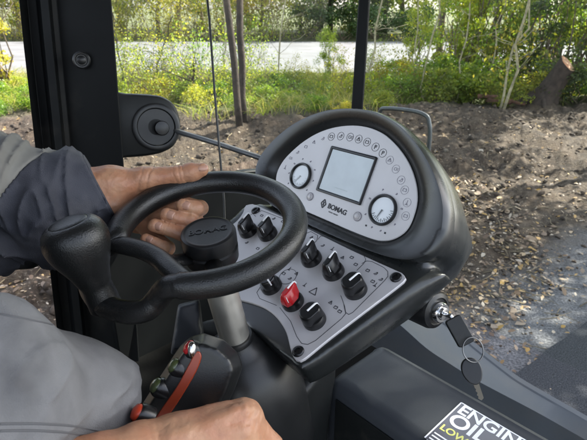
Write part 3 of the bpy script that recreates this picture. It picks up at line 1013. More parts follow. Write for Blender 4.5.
# front sill: lofted ledge running across
PM = float((PO - CAM) @ MF)
def onM(x_, y_, m):
    return CAM + ray(x_, y_) * (m / (ray(x_, y_) @ MF))
top = [(398, 292), (425, 309), (452, 329), (475, 348), (499, 367), (518, 381), (552, 401), (587, 421), (720, 498)]
inn = [(374, 308), (400, 327), (426, 350), (450, 366), (474, 381), (500, 395), (536, 414), (573, 435), (700, 508)]
a_ = crom([onM(*q_, PM - .03) for q_ in top], 4, False); b_ = crom([onM(*q_, PM - .30 + .25 * k_ / 8) for k_, q_ in enumerate(inn)], 4, False)
rings = []
for A, B in zip(a_, b_):
    rings.append([A + MF * .03 - ZZ * .25, A + MF * .03 - ZZ * .012, A + MF * .022, A, A - ZZ * .004 - MF * .006, B + ZZ * .008, B, B - ZZ * .02, B - ZZ * .25])
obj('sill', MB().loft(rings), mat('matte grey painted sill', (.075, .085, .098), .65, spec=.25, bump=.2, bscale=300, dirt=(.09, .095, .1), dscale=7), cab, smooth=25)
# tubular grab hoop outside, ahead of the dashboard
gh = lambda x_, y_: onM(x_, y_, PM + .06)
g0, g1 = gh(377, 126), gh(429, 146)
pth = crom([np.array([*g0[:2], 1.0]), np.array([*g0[:2], 1.35]), g0 - ZZ * .05, gh(380, 112), gh(388, 108.5), gh(410, 110.5), gh(424, 114.5), gh(429, 122), g1, np.array([*g1[:2], 1.35]), np.array([*g1[:2], 1.0])], 6, False)
obj('grab_handle', MB().tube(pth, .0082, 12), M['galv'], cab)

# window latch on the pillar
fl = frame_n(P(150, 125, 1.42), -ray(150, 125) + RT * .12, RT)
lat = empty('window_latch', fl.o, 'black rounded window latch housing with round knob beside the pillar', 'latch')
def cap_outline(pts, k=6): return crom(pts, k)
out = [fl.px(*q_) for q_ in [(98, 93.5), (125, 93.2), (150, 94.5), (163, 97), (174, 105), (179.5, 119), (179.5, 132), (174, 145), (163, 152), (148, 155.5), (125, 157.5), (98, 158)]]
o2 = crom(out, 5)
cc = o2.mean(0)
rings = []
for sc, wv in ((1.0, -.055), (1.0, .0), (.985, .010), (.95, .016), (.90, .018)):
    rings.append([fl.w(*(cc + (p_ - cc) * sc), wv) for p_ in o2])
obj('housing', MB().loft(rings), M['plastic'], lat, smooth=50)
kc = fl.px(155.5, 127)
obj('recess', MB().lathe([(.066, .016), (.066, .0225), (.061, .025), (.053, .024), (.050, .0185), (.022, .0180)], fl.w(*kc), fl.z, 48), M['plastic_soft'], lat)
obj('knob', MB().lathe([(.0205, .0), (.0205, .032), (.0185, .036), (.011, .037), (.002, .0375)], fl.w(*fl.px(160.5, 128)), fl.z, 32), M['knob'], lat)
rod = MB().tube([P(165, 127, 1.46), P(181, 132.5, 1.42), P(222, 145, 1.36), P(262, 158.5, 1.31), P(280, 164, 1.29)], .0072, 14)
rd = obj('support_rod', rod, M['galv'], None, loc=P(181, 132.5, 1.42))
tag(rd, 'thin grey metal rod running from the window latch behind the dashboard', 'rod')
cb = MB().tube([P(204, -30, 1.3), P(209.5, 20, 1.3), P(214.5, 90, 1.31), P(219.5, 150, 1.32), P(224, 200, 1.33), P(225, 230, 1.33)], .0032, 10)
co_ = obj('thin_cable', cb, M['rubber'], None, loc=P(225, 230, 1.33))
tag(co_, 'thin black cable running down the left window past the wheel', 'cable')

# ================================================================== dashboard
FF = tilted(P(346, 175, .95), 27)       # instrument face
FP_ = tilted(P(298, 352, .77), 62)      # switch plate
WN = nrm((-.0543, -.1939, .9795))       # steering wheel axis
WC = P(206.8, 226.2, .70)
WR = .1243
FWH = frame_n(WC, WN)
dash = empty('dashboard', P(300, 420, .95), 'black dashboard console with round instrument face and silver switch plate', 'dashboard')
inner = [(276.5, 172), (283, 160), (293, 149.5), (304, 140.5), (317.7, 132.5), (334, 127), (352, 125), (368, 127), (382.5, 133), (394, 142.5), (404, 154.8), (411, 167.5), (415.5, 181), (417.3, 193), (416.5, 206), (411, 223), (404, 233), (393, 239.5), (383, 241), (373, 239.5), (352, 231.5), (328, 221), (305, 211), (289, 203), (280, 195), (275.5, 184)]
pin = crom([FF.px(*q_) for q_ in inner], 5)
outer = [(256, 172), (260, 158.5), (268, 147), (281, 134), (297, 122.5), (317, 113.5), (334, 109.5), (350, 108.5), (366, 109.8), (380, 113), (400, 124), (413, 136.5), (425, 151.5), (436, 171), (443, 189), (447, 207), (447, 222), (444.5, 238), (436, 253), (424, 260), (408, 262), (385, 257), (350, 243.5), (310, 225.5), (275, 207.5), (260, 192)]
pout = crom([FF.px(*q_, .012) for q_ in outer], 5)
def resamp(p, n, ref=None):
    p = np.vstack([p, p[:1]])
    s = np.concatenate([[0], np.cumsum(np.linalg.norm(np.diff(p, axis=0), axis=1))])
    t_ = np.linspace(0, s[-1], n, endpoint=False)
    return np.stack([np.interp(t_, s, p[:, i]) for i in range(2)], 1)
def by_angle(p, c, n=144):
    a = np.unwrap(np.arctan2(p[:, 1] - c[1], p[:, 0] - c[0]))
    if a[-1] < a[0]: a = a[::-1]; p = p[::-1]
    r = np.linalg.norm(p - c, axis=1)
    r = r[:-1] if False else r
    a2 = np.concatenate([a + 2 * math.pi * k_ for k_ in range(-3, 4)]); r2 = np.concatenate([r] * 7)
    so_ = np.argsort(a2); a2 = a2[so_]; r2 = r2[so_]
    t_ = np.linspace(0, 2 * math.pi, n, endpoint=False)
    rr = np.interp(t_, a2, r2)
    return np.stack([c[0] + rr * np.cos(t_), c[1] + rr * np.sin(t_)], 1)
fc = np.array(FF.px(350, 180))
pin, pout = by_angle(pin, fc), by_angle(pout, fc)
def sc_(p, s, du=0, dv=0): return fc + (p - fc) * s + np.array([du, dv])
def ring(p, n): return [FF.w(u, v, n) for u, v in p]
mid = pin * .5 + pout * .5
mid2 = pin * .85 + pout * .15
q3 = pin * .22 + pout * .78
rear = sc_(pout, .98, .0, -.018); rear2 = sc_(pout, .93, 0, -.035); rear3 = sc_(pout, .80, 0, -.045)
hood = MB().loft([ring(sc_(pin, .97), -.006), ring(sc_(pin, 1.0), -.004), ring(mid2, .001), ring(pin * .7 + pout * .3, .009), ring(mid, .0125), ring(q3, .0175), ring(pin * .08 + pout * .92, .018), ring(pout, .012), ring(sc_(pout, 1.012), .002),
                  ring(sc_(pout, 1.012, 0, -.001), -.012), ring(sc_(pout, .96), -.016)], False, True)
obj('bezel', hood, M['hood'], dash, smooth=50)
hood_back = [ring(sc_(pout, 1.0), -.004), ring(sc_(pout, 1.018, 0, -.003), -.03), ring(sc_(pout, 1.012, 0, -.010), -.07), ring(rear, -.10), ring(rear2, -.125), ring(rear3, -.145)]
plate = MB().loft([ring(sc_(pin, .975), -.008), ring(sc_(pin, .998), -.002), ring(sc_(pin, .99), -.0005)], True, True)
face = obj('face_plate', plate, M['silver_face'], dash, smooth=30)

# display: black frame and screen
corners = [FF.px(*q_) for q_ in ((333.4, 146.7), (375, 160), (360, 204), (318, 188.6))]
cu = np.mean([c_[0] for c_ in corners]); cv = np.mean([c_[1] for c_ in corners])
hw = np.mean([abs(c_[0] - cu) for c_ in corners]); hh = np.mean([abs(c_[1] - cv) for c_ in corners])
def rrect(cx_, cy_, a, b_, r, k=5):
    o_ = []
    for sx_, sy_, s0 in ((1, 1, 0), (-1, 1, 1), (-1, -1, 2), (1, -1, 3)):
        for q_ in np.linspace(0, math.pi / 2, k):
            o_.append((cx_ + sx_ * (a - r) + r * math.cos(q_ + s0 * math.pi / 2), cy_ + sy_ * (b_ - r) + r * math.sin(q_ + s0 * math.pi / 2)))
    return o_
disp = MB().loft([[FF.w(u, v, n) for u, v in rrect(cu, cv, a, b_, r)] for a, b_, r, n in ((hw + .0035, hh + .0035, .003, -.001), (hw + .0035, hh + .0035, .003, .0022), (hw + .0015, hh + .0015, .003, .003), (hw - .001, hh - .001, .002, .0025), (hw - .002, hh - .002, .002, -.0003))], True, True)
dp = obj('display_frame', disp, M['knob'], dash, smooth=30)
obj('screen', MB().prism(rrect(cu, cv, hw - .0023, hh - .0023, .001), FF, -.0002, .0008), M['screen'], dp, smooth=0)
seg = MB()
for j in range(5):
    seg.box(FF.w(cu - hw * .25 + j * hw * .13, cv - hh * .68, .0009), (hw * .05, hh * .012, .00025), FF)
obj('screen_line', seg, M['seg'], dp, smooth=0)

# two round gauges
def gauge(px, py, R, a0, ink):
    u, v = FF.px(px, py)
    f = Fr(FF.w(u, v), FF.x, FF.y, FF.z)
    g = obj('gauge', MB().lathe([(R, -.001), (R, .004), (R * .95, .0062), (R * .88, .0062), (R * .82, .003), (R * .80, .0008)], f.o, f.z, 56), M['knob'], dash)
    obj('dial', MB().lathe([(R * .81, .0006), (R * .81, .0013)], f.o, f.z, 48), M['dial'], g, smooth=30)
    mk = MB()
    for k in range(15):
        q_ = R_(215 + a0 + k * 11)
        L = .12 if k % 2 else .2
        c_ = f.w(R * (.76 - L / 2) * math.cos(q_), R * (.76 - L / 2) * math.sin(q_), .0017)
        ff = Fr(c_, math.cos(q_) * f.x + math.sin(q_) * f.y, -math.sin(q_) * f.x + math.cos(q_) * f.y, f.z)
        mk.box(c_, (R * L / 2, R * .018, .0003), ff)
    obj('scale_marks', mk, ink, g, smooth=0)
    q_ = R_(250 + a0)
    obj('needle', MB().tube([f.w(0, 0, .0026), f.w(R * .66 * math.cos(q_), R * .66 * math.sin(q_), .0026)], [R * .05, R * .015], 8), ink, g)
    return u, v
gl = gauge(301, 176, .0275, -15, mat('glare faded gauge print', (.60, .63, .645), .5))  # left print paled as if lost in the painted sky reflection
gr_ = gauge(383, 210, .0285, 0, mat('grey gauge print', (.16, .17, .18), .5))
def button(px, py, R):
    u, v = FF.px(px, py)
    b_ = obj('push_button', MB().lathe([(R, -.001), (R, .0012), (R * .9, .0022), (R * .80, .0022), (R * .78, .0010), (R * .74, .0010), (R * .70, .0026), (R * .4, .0034), (R * .05, .0036)], FF.w(u, v), FF.z, 32), M['silver'], dash)
    obj('rim_ring', MB().lathe([(R * 1.0, .0008), (R * 1.12, .0008), (R * 1.12, .0004)], FF.w(u, v), FF.z, 32, False, False), M['ink_pale'], b_)
button(310, 196.5, .0075); button(357.5, 216.5, .0080)

# printed symbols round the rim of the face
ico = [(285.3, 167), (290.4, 158), (297.6, 152.2), (305.8, 146.7), (314, 142), (322.8, 138.5), (331.3, 136.5), (340.6, 136), (350, 137), (358.6, 139), (367, 142), (375.4, 147), (382.7, 153), (389.7, 160), (395.8, 169), (401, 180), (404.6, 190), (407, 202.5), (405.5, 216)]
bold, pale = MB(), MB()
def ringline(mb, f, u, v, r, wd, n0, k=20, h_=.0004):
    o_ = [(u + r * math.cos(q_), v + r * math.sin(q_)) for q_ in np.linspace(0, 2 * math.pi, k, endpoint=False)]
    i_ = [(u + (r - wd) * math.cos(q_), v + (r - wd) * math.sin(q_)) for q_ in np.linspace(0, 2 * math.pi, k, endpoint=False)]
    V_ = [f.w(*q_, n0) for q_ in o_] + [f.w(*q_, n0 + h_) for q_ in o_] + [f.w(*q_, n0 + h_) for q_ in i_]
    F_ = []
    for j in range(k):
        j2 = (j + 1) % k
        F_ += [(j, j2, k + j2, k + j), (k + j, k + j2, 2 * k + j2, 2 * k + j)]
    mb.add(V_, F_)
def stroke(mb, f, a, b_, wd, n0, h_=.0004):
    a, b_ = np.asarray(a, float), np.asarray(b_, float)
    L = np.linalg.norm(b_ - a)
    if L < 1e-6: return
    d = (b_ - a) / L
    ff = Fr(f.o, f.x * d[0] + f.y * d[1], -f.x * d[1] + f.y * d[0], f.z)
    mb.box(f.w(*((a + b_) / 2), n0), (L / 2, wd / 2, h_), ff)
def glyph(mb, f, u, v, r, kind, wd, n0):
    T = lambda x, y: (u + r * x, v + r * y)
    if kind == 0:      # lamp
        ringline(mb, f, u - r * .1, v, r * .45, wd, n0, 12)
        for y_ in (-.3, 0, .3): stroke(mb, f, T(.42, y_), T(.85, y_), wd, n0)
    elif kind == 1:    # triangle
        for a, b_ in (((-.55, -.4), (.55, -.4)), ((.55, -.4), (0, .55)), ((0, .55), (-.55, -.4))): stroke(mb, f, T(*a), T(*b_), wd, n0)
        stroke(mb, f, T(0, -.15), T(0, .2), wd, n0)
    elif kind == 2:    # tank
        for a, b_ in (((-.5, -.35), (.5, -.35)), ((.5, -.35), (.5, .3)), ((.5, .3), (-.5, .3)), ((-.5, .3), (-.5, -.35)), ((-.3, .3), (-.3, .5)), ((.3, .3), (.3, .5))): stroke(mb, f, T(*a), T(*b_), wd, n0)
    elif kind == 3:    # P mark
        for a, b_ in (((-.2, -.5), (-.2, .5)), ((-.2, .5), (.3, .45)), ((.3, .45), (.3, .05)), ((.3, .05), (-.2, 0))): stroke(mb, f, T(*a), T(*b_), wd * 1.5, n0)
    elif kind == 4:    # thermometer
        stroke(mb, f, T(0, -.3), T(0, .6), wd, n0); ringline(mb, f, u, v - r * .4, r * .22, wd, n0, 10)
        stroke(mb, f, T(-.5, -.6), T(.5, -.6), wd, n0)
    else:              # arrows
        stroke(mb, f, T(-.5, -.4), T(.4, .45), wd, n0); stroke(mb, f, T(.4, .45), T(.4, .0), wd, n0); stroke(mb, f, T(.4, .45), T(-.05, .45), wd, n0)
        stroke(mb, f, T(-.1, -.5), T(.5, -.1), wd, n0)
for k, (x_, y_) in enumerate(ico):
    u, v = FF.px(x_, y_)
    if 6 <= k <= 12:
        ringline(bold, FF, u, v, .0082, .0007, -.0004); glyph(bold, FF, u, v, .0072, (2, 5, 0, 1, 2, 3, 3)[k - 6], .0008, -.0002)
    else:
        if k > 12: ringline(pale, FF, u, v, .0078, .0005, -.0004)
        glyph(pale, FF, u, v, .0068, (4, 0, 5, 2, 1, 5, 0, 0, 0, 0, 0, 0, 0, 1, 0, 5, 2, 4, 2)[k], .0007, -.0002)
for (u, v), R, a0, a1 in ((gl, .036, -40, 220), (gr_, .037, -75, 255)):
    for k in range(8):
        q_ = R_(a0 + (a1 - a0) * k / 7)
        glyph(pale, FF, u + R * math.cos(q_), v + R * math.sin(q_), .0032, (5, 3, 2)[k % 3], .0007, -.0002)
u, v = FF.px(366, 225.5); bold.box(FF.w(u, v, -.0002), (.0016, .0016, .0004), FF)
u, v = FF.px(385, 233); bold.box(FF.w(u, v, -.0002), (.0016, .0016, .0004), FF)
obj('warning_symbols', bold, M['ink'], face, smooth=0)
obj('pale_symbols', pale, M['ink_pale'], face, smooth=0)
lg = MB()
u, v = FF.px(337, 209.5)
lg.text('BOMAG', FF, u, v, .0135, -.0003, .0004, R_(-2), bold=.0004)
u0, v0 = FF.px(323.5, 203.5)
for sx_ in (-1, 1):
    pts = [(0, .0085), (.0062, .0), (.0, -.0085)]
    for a, b_ in zip(pts[:-1], pts[1:]): stroke(lg, FF, (u0 + sx_ * a[0], v0 + a[1]), (u0 + sx_ * b_[0], v0 + b_[1]), .0022, -.0002)
stroke(lg, FF, (u0, v0 + .004), (u0, v0 - .004), .003, -.0002)
u1_, v1_ = FF.px(333, 213.5)
lg.text('FAYAT GROUP', FF, u1_, v1_, .0036, -.0003, .0003, R_(-2))
obj('logo_lettering', lg, M['ink'], face, smooth=0)

# switch plate
outl = [(243, 213), (245, 206.5), (250, 204.5), (258, 206), (300, 225), (350, 249.5), (396, 270.5), (402.5, 273.5), (405, 278), (402.5, 283.5), (360, 316), (330, 339), (306, 358.5), (300, 361.5), (294.5, 359), (290.5, 349), (286, 332), (276.5, 317.5), (265, 308.5), (252, 303.5), (236, 299), (214, 290), (196, 270), (200, 250), (222, 232), (236, 222)]
po = resamp(crom([FP_.px(*q_) for q_ in outl], 6), 150)
pc = po.mean(0)
def shrink(p, d):
    t_ = np.roll(p, -1, 0) - np.roll(p, 1, 0); t_ /= np.linalg.norm(t_, axis=1)[:, None]
    n_ = np.stack([-t_[:, 1], t_[:, 0]], 1)
    ar = np.sum(p[:, 0] * np.roll(p[:, 1], -1) - p[:, 1] * np.roll(p[:, 0], -1))
    return p + n_ * d * (1 if ar > 0 else -1)
swp = obj('switch_plate', MB().loft([[FP_.w(*q_, -.004) for q_ in po], [FP_.w(*q_, .0) for q_ in po], [FP_.w(*q_, .0012) for q_ in shrink(po, .0012)]]), M['silver'], dash, smooth=30)
for px, py in ((256, 211), (396, 278), (298.5, 352)):
    u, v = FP_.px(px, py)
    sw = obj('screw', MB().lathe([(.0098, .001), (.0098, .0022), (.0085, .0042), (.0062, .0050), (.0045, .0050), (.0042, .003)], FP_.w(u, v), FP_.z, 28), M['screw'], swp)
# printed outlines and symbols on the plate
ln = MB()
def pline(pts, closed=False, wd=.0008):
    pts = [FP_.px(*q_) for q_ in pts]
    for a, b_ in zip(pts, pts[1:] + (pts[:1] if closed else [])): stroke(ln, FP_, a, b_, wd, .0013, .0003)
pline([(362, 264), (367, 261.5), (372, 262), (384, 268), (388, 272), (388, 277), (384, 282), (353, 313), (349, 315), (346, 313), (345, 307), (341, 296)])
pline([(318, 240), (321, 236.5), (326, 237), (364, 256), (366, 260), (364, 264), (357, 271)])
pline([(306, 234), (311, 232), (318, 236), (317, 241), (312, 246)])
pline([(258, 213), (262, 211), (288, 221), (292, 225), (289, 230), (282, 238)])
pline([(256, 217), (253, 214), (249, 216), (240, 226)])
pline([(257, 293), (262, 285), (268, 281)]); pline([(257, 293), (260, 299), (277, 306)])
pline([(280, 308), (291, 322), (297, 337), (302, 344), (308, 345), (316, 341), (342, 319), (346, 314), (344, 305)])
pline([(336, 232), (343, 237)], wd=.0006)
for (x_, y_, k) in ((323, 246, 5), (333, 249, 4), (343, 258, 1), (352, 258, 2), (356, 265, 2), (368, 271, 2), (376, 274, 5), (373, 282, 2), (381, 280, 5), (376, 285, 4), (305.5, 285, 4), (331, 303, 1), (336, 308, 2), (340, 312, 2), (284, 274, 2), (290, 279, 5), (297, 274, 1), (262, 216, 2), (274, 219, 5), (283, 222, 2), (303, 243, 4), (312, 238, 1), (247, 243, 5), (258, 249, 2), (283, 262, 5), (262, 275, 4), (290, 269, 4)):
    u, v = FP_.px(x_, y_); glyph(ln, FP_, u, v, .0062, k, .0008, .0014)
u, v = FP_.px(314.5, 291.5)
for a, b_ in (((-1, -.8), (1, -.8)), ((1, -.8), (0, 1)), ((0, 1), (-1, -.8))): stroke(ln, FP_, (u + .0075 * a[0], v + .0075 * a[1]), (u + .0075 * b_[0], v + .0075 * b_[1]), .0011, .0015)
ringline(ln, FP_, *FP_.px(288, 277), .017, .0007, .0013, 24)
obj('printed_markings', ln, M['ink'], swp, smooth=0)

# rotary knobs
def knob(px, py, rot, m, style, s=1.0):
    u, v = FP_.px(px, py)
    f0 = FP_
    c, k = math.cos(rot), math.sin(rot)
    f = Fr(f0.w(u, v, .001), f0.x * c + f0.y * k, -f0.x * k + f0.y * c, f0.z)
    kb = MB()
    R = .0195 * s
    kb.lathe([(R, 0), (R, .006), (R * .95, .010), (R * .90, .0125), (R * .80, .0135)], f.o, f.z, 36)
    body = obj('rotary_knob', kb, M['knob'], dash, smooth=40)
    gb_ = MB()
    if style == 'fin':
        H = .034 * s
        # pointed finger grip: tapered blade with its nose to +y
        rg = []
        for h_, a, b0_, b1_ in ((.011, .0135, -.017, .0185), (.020, .0115, -.0165, .0195), (H * .85, .0078, -.014, .0215), (H, .0050, -.0105, .0200)):
            a *= s; b0_ *= s; b1_ *= s
            rg.append([f.w(x_, y_, h_) for x_, y_ in ((-a, b0_ * .6), (-a * .55, b0_), (a * .55, b0_), (a, b0_ * .6), (a, b1_ * .35), (a * .30, b1_), (-a * .30, b1_), (-a, b1_ * .35))])
        gb_.loft(rg)
        g = obj('grip', gb_, m, body, smooth=35, bevel=.0015)
        mk = MB().tube([f.w(0, .0222 * s, H * .80), f.w(0, .0214 * s, H * .96), f.w(0, .0190 * s, H + .0008), f.w(0, .004 * s, H + .0008)], .0016, 8)
        mk.tube([f.w(.0065 * s, -.0095 * s, H * .90), f.w(.0095 * s, -.012 * s, .021 * s)], .0006, 6)
        obj('pointer_line', mk, M['white'], body)
    else:
        H = .030 * s
        rg = []
        for h_, sc2 in ((.010, 1.0), (H * .8, .96), (H * .95, .90), (H, .82)):
            pts = [(R * .93 * sc2 * math.cos(q_), R * .98 * sc2 * math.sin(q_)) for q_ in np.linspace(0, 2 * math.pi, 30, endpoint=False)]
            pts = [(max(-R * .70, min(R * .70, x_)), y_) for x_, y_ in pts]
            rg.append([f.w(x_, y_, h_) for x_, y_ in pts])
        gb_.loft(rg)
        g = obj('grip', gb_, m, body, smooth=35, bevel=.001)
        mk = MB().tube([f.w(0, R * .90, H * .72), f.w(0, R * .86, H * .96), f.w(0, R * .72, H + .0008), f.w(0, -R * .15, H + .0008)], .0016, 8)
        obj('pointer_line', mk, M['white'], body)
    return body
KN = M['knob']
for px, py, rot, m, st in ((249, 232, .12, KN, 'fin'), (268.5, 235, .10, KN, 'fin'), (290.5, 248, .1, KN, 'fin'), (312, 260, .12, KN, 'fin'), (334, 273, .10, KN, 'fin'), (356, 291, -.2, KN, 'flat'),
                           (272, 287, -1.9, KN, 'flat'), (293.5, 303, .05, M['red'], 'fin'), (315, 321, -.15, KN, 'flat')):
    kk = knob(px, py, rot, m, st)
    if m is M['red']: kk['label'] = 'red knob with white pointer'

# body under plate and hood
def pp(x_, y_, n): return FP_.hit(x_, y_, 0) + FP_.z * n
ex = shrink(po, -.012)
body_mb = MB()
base = [v for rg_ in hood_back for v in rg_[::3]] + [v - FF.z * .012 for v in hood_back[0][::3]]
base = [v for v in base if (v - FF.o) @ FF.z < -.003]
base += [P(474, 249, 1.0), P(458, 276, .95)]
body_mb.hull(base)
base = []
for q_ in ex[::3]:
    base.append(FP_.w(*q_, -.003)); base.append(FP_.w(*q_, -.055))
base += [FP_.hit(448, 274, -.02), FP_.hit(455, 279, -.05), P(412, 318, .87), P(345, 352, .84)]
body_mb.hull(base)
base = []
for q_ in ((262, 203), (280, 214), (310, 229), (350, 247), (385, 260.5), (408, 265), (432, 259)):
    base.append(FF.hit(*q_, -.004)); base.append(FF.hit(*q_, 0) - FF.z * .12)
for q_ in ((403, 281), (330, 245), (250, 212)):
    base.append(FP_.hit(*q_, 0) - FP_.z * .010 + FP_.y * .012)
    base.append(FP_.hit(*q_, 0) - FP_.z * .08 + FP_.y * .012)
body_mb.hull(base)
base = [FP_.hit(403, 281, -.010) + FP_.y * .012, FP_.hit(403, 281, -.06)]
for q_ in ((445, 236), (438, 252), (408, 264)):
    base.append(FF.hit(*q_, -.006)); base.append(FF.hit(*q_, 0) - FF.z * .10)
base += [P(472, 250, 1.0), P(458, 277, .95), P(414, 316, .885)]
body_mb.hull(base)
obj('console_body', body_mb, M['hood'], dash, smooth=180, remesh=.0045, relax=22)
# lower trunk of the console
low = [P(340, 350, .93), P(316, 380, .93), P(318, 400, .95), P(318, 520, 1.05), P(268, 440, .84), P(262, 520, .92), P(180, 330, .98), P(175, 420, .95), P(190, 520, .95), P(300, 330, 1.05), P(250, 300, 1.05)]
obj('lower_trunk', MB().hull(low), M['plastic'], dash, smooth=50, remesh=.006, relax=10)
# steering column: boot, tube
CE = P(239, 352, .835)
AX = nrm((WC - WN * .055) - CE)
obj('column_boot', MB().lathe([(.030, .030), (.034, .022), (.047, .012), (.066, -.002), (.083, -.025), (.094, -.06), (.10, -.12), (.10, -.22)], CE, AX, 48), M['plastic_soft'], dash, smooth=60)
tb_ = obj('column_tube', MB().lathe([(.0245, -.02), (.0245, .16), (.023, .165), (.023, .17)], CE, AX, 40), M['steel'], dash)
obj('column_collar', MB().lathe([(.030, .028), (.030, .036), (.0285, .039), (.0248, .039)], CE, AX, 40), M['plastic_soft'], tb_)
# grey plastic cover behind the column
cv_ = [P(178, 306, .93), P(198, 301, .95), P(204, 345, .93), P(172, 350, .93), P(178, 304, 1.0), P(200, 299, 1.0), P(206, 350, 1.0), P(170, 356, 1.0)]
obj('column_cover', MB().hull(cv_), M['grey_plastic'], dash, smooth=180, remesh=.005, relax=6)
# ignition lock on the right flank
IL = P(437, 311, .905)
IN = nrm(MX * .75 - MF * .1 + ZZ * .1)
obj('lock_housing', MB().lathe([(.036, -.05), (.036, -.004), (.033, .004), (.026, .007), (.024, .004)], IL - IN * .004, IN, 40), M['plastic_soft'], dash)
lk = obj('ignition_lock', MB().lathe([(.019, -.01), (.019, .010), (.017, .013), (.0125, .013), (.012, .010), (.011, .018), (.008, .019)], IL, IN, 36), M['chrome'], dash)

# ================================================================== steering wheel
def on_wheel(x_, y_, drop=0.0): return FWH.hit(x_, y_, -drop)
A0 = FWH.px(113.5, 240); B0 = FWH.px(181, 284.5)
aA, aB = math.atan2(A0[1], A0[0]), math.atan2(B0[1], B0[0])
wheel = empty('steering_wheel', WC - WN * .055, 'black steering wheel with spinner knob on a lowered rim section', 'steering wheel')
while aA < 0: aA += 2 * math.pi
while aB < aA: aB += 2 * math.pi
# main arc runs from A over the top to B (clockwise seen from above)
main = [FWH.w(WR * math.cos(q_), WR * math.sin(q_), 0) for q_ in np.linspace(aA, aB - 2 * math.pi, 64)]
loop = [main[-1], on_wheel(170, 287, .004), on_wheel(163.5, 291.5, .016), on_wheel(157, 300, .030), on_wheel(148, 309, .040), on_wheel(134, 312.5, .046), on_wheel(118, 310.5, .050), on_wheel(103, 304, .050), on_wheel(92, 291, .046), on_wheel(89, 273, .034), on_wheel(97, 254, .014), main[0]]
lp_ = crom(loop, 7, False)[1:-1]
path = np.array(list(main) + list(lp_))
rr = np.array([.0175] * len(main) + [.0150] * len(lp_))
for _ in range(6): rr = (rr + np.roll(rr, 1) + np.roll(rr, -1)) / 3
rim = obj('rim', MB().tube(path, list(rr), 24, closed=True, up=WN), M['rubber'], wheel, smooth=180)
ch = crom([on_wheel(110, 243, .002), on_wheel(124, 245.5, .002), on_wheel(142, 250, .003), on_wheel(158, 258, .004), on_wheel(170, 269, .003), on_wheel(184, 281, .002)], 7, False)
obj('spoke', MB().tube(ch, .0135, 18, up=WN, flat=.85), M['rubber'], wheel, smooth=180)
for e in (on_wheel(150, 256, .004), on_wheel(216, 283, .006), FWH.w(WR * .98, .02, -.004)):
    if e is not None and np.linalg.norm(e - FWH.w(WR * .98, .02, -.004)) > 1e-6:
        s0 = WC - WN * .040 + nrm(e - WC) * .03
        obj('spoke', MB().tube([s0, (s0 + e) / 2 - WN * .006, e], [.013, .012, .012], 14, up=WN, flat=.6), M['rubber'], wheel, smooth=180)
# hub cap with raised lettering
hub = obj('hub_cap', MB().lathe([(.034, -.060), (.0385, -.055), (.0395, -.036), (.037, -.034), (.037, -.031), (.0395, -.029), (.0395, -.013), (.0380, -.0095), (.0350, -.008), (.0338, -.0088), (.030, -.009), (.01, -.009)], WC, WN, 64), M['plastic_soft'], wheel, smooth=40)
hd = (P(225, 227.5, .7) - P(194, 241, .7)); hd = hd - WN * (hd @ WN)
FH = Fr(WC - WN * .009, nrm(hd), np.cross(WN, nrm(hd)), WN)
obj('cap_lettering', MB().text('BOMAG', FH, 0, 0.002, .0155, .0004, .0006, 0, bold=.0003), M['knob'], hub, smooth=0)
# spinner knob: stem and head
K0 = on_wheel(108, 303, .045)
KH = P(79, 247, .625)
KA = nrm(KH - K0 + WN * .015)
KH2 = KH
stem = []
axk = nrm(KH2 - K0)
Lk = np.linalg.norm(KH2 - K0)
prf = [(.0005, -.012), (.019, -.012), (.0205, -.002), (.0205, .012), (.0195, .024), (.0215, Lk - .050), (.0255, Lk - .036), (.0315, Lk - .022), (.0375, Lk - .007), (.0405, Lk + .008), (.0395, Lk + .018), (.036, Lk + .0265), (.030, Lk + .0325), (.0245, Lk + .035), (.0235, Lk + .0338), (.0228, Lk + .0350), (.018, Lk + .0368), (.010, Lk + .0376), (.0008, Lk + .038)]
pr = crom(np.array(prf), 3, False)
kn_ax = nrm(axk * .55 + WN * .45 + RT * .0)
obj('spinner_knob', MB().lathe([(max(r_, .0004), h_) for r_, h_ in pr], KH2 - kn_ax * Lk, kn_ax, 48), M['rubber'], wheel, smooth=45)

# ================================================================== keys
kd = nrm(P(463, 336, .86) - P(449, 316, .885))
kf = frame_n(P(459.5, 331, .868), -ray(459, 331) + RT * .3, kd)
key = empty('ignition_key', kf.o, 'black headed key turned in the ignition lock', 'key')
obj('key_head', MB().prism(rrect(0, 0, .0255, .0150, .005, 6), kf, -.005, .005), M['plastic'], key, bevel=.002, seg=3)
obj('key_blade', MB().tube([IL + IN * .012, kf.w(-.027, 0, 0), kf.w(-.022, 0, 0)], [.0042, .0042, .004], 10), M['chrome'], key)
fr2 = frame_n(P(473, 350, .852), -ray(473, 350) + RT * .5, RT)
kr = obj('key_ring', MB().tube([fr2.w(.0185 * math.cos(q_), .0205 * math.sin(q_), 0) for q_ in np.linspace(0, 2 * math.pi, 40, endpoint=False)], .0012, 10, closed=True), mat('dulled ring steel', (.16, .16, .16), .35, metal=1.0, rvar=.1, vscale=60), None, loc=fr2.o)
tag(kr, 'thin steel split ring joining the two keys', 'key ring')
kf2 = frame_n(P(472.5, 373, .848), -ray(472, 373) + RT * .2, nrm(P(478, 392, .85) - P(470, 362, .85)))
k2 = empty('spare_key', kf2.o, 'second black headed key hanging from the split ring', 'key')
oval = [(.0225 * math.cos(q_) - .003, .0165 * math.sin(q_) * (1 - .12 * math.cos(q_))) for q_ in np.linspace(0, 2 * math.pi, 36, endpoint=False)]
obj('key_head', MB().prism(oval, kf2, -.0045, .0045), M['plastic_soft'], k2, bevel=.002, seg=3)
bl = [(.018, -.0045), (.024, -.0045), (.026, -.003), (.029, -.0045), (.032, -.0025), (.035, -.0045), (.038, -.003), (.041, -.0045), (.045, 0), (.042, .0045), (.018, .0045)]
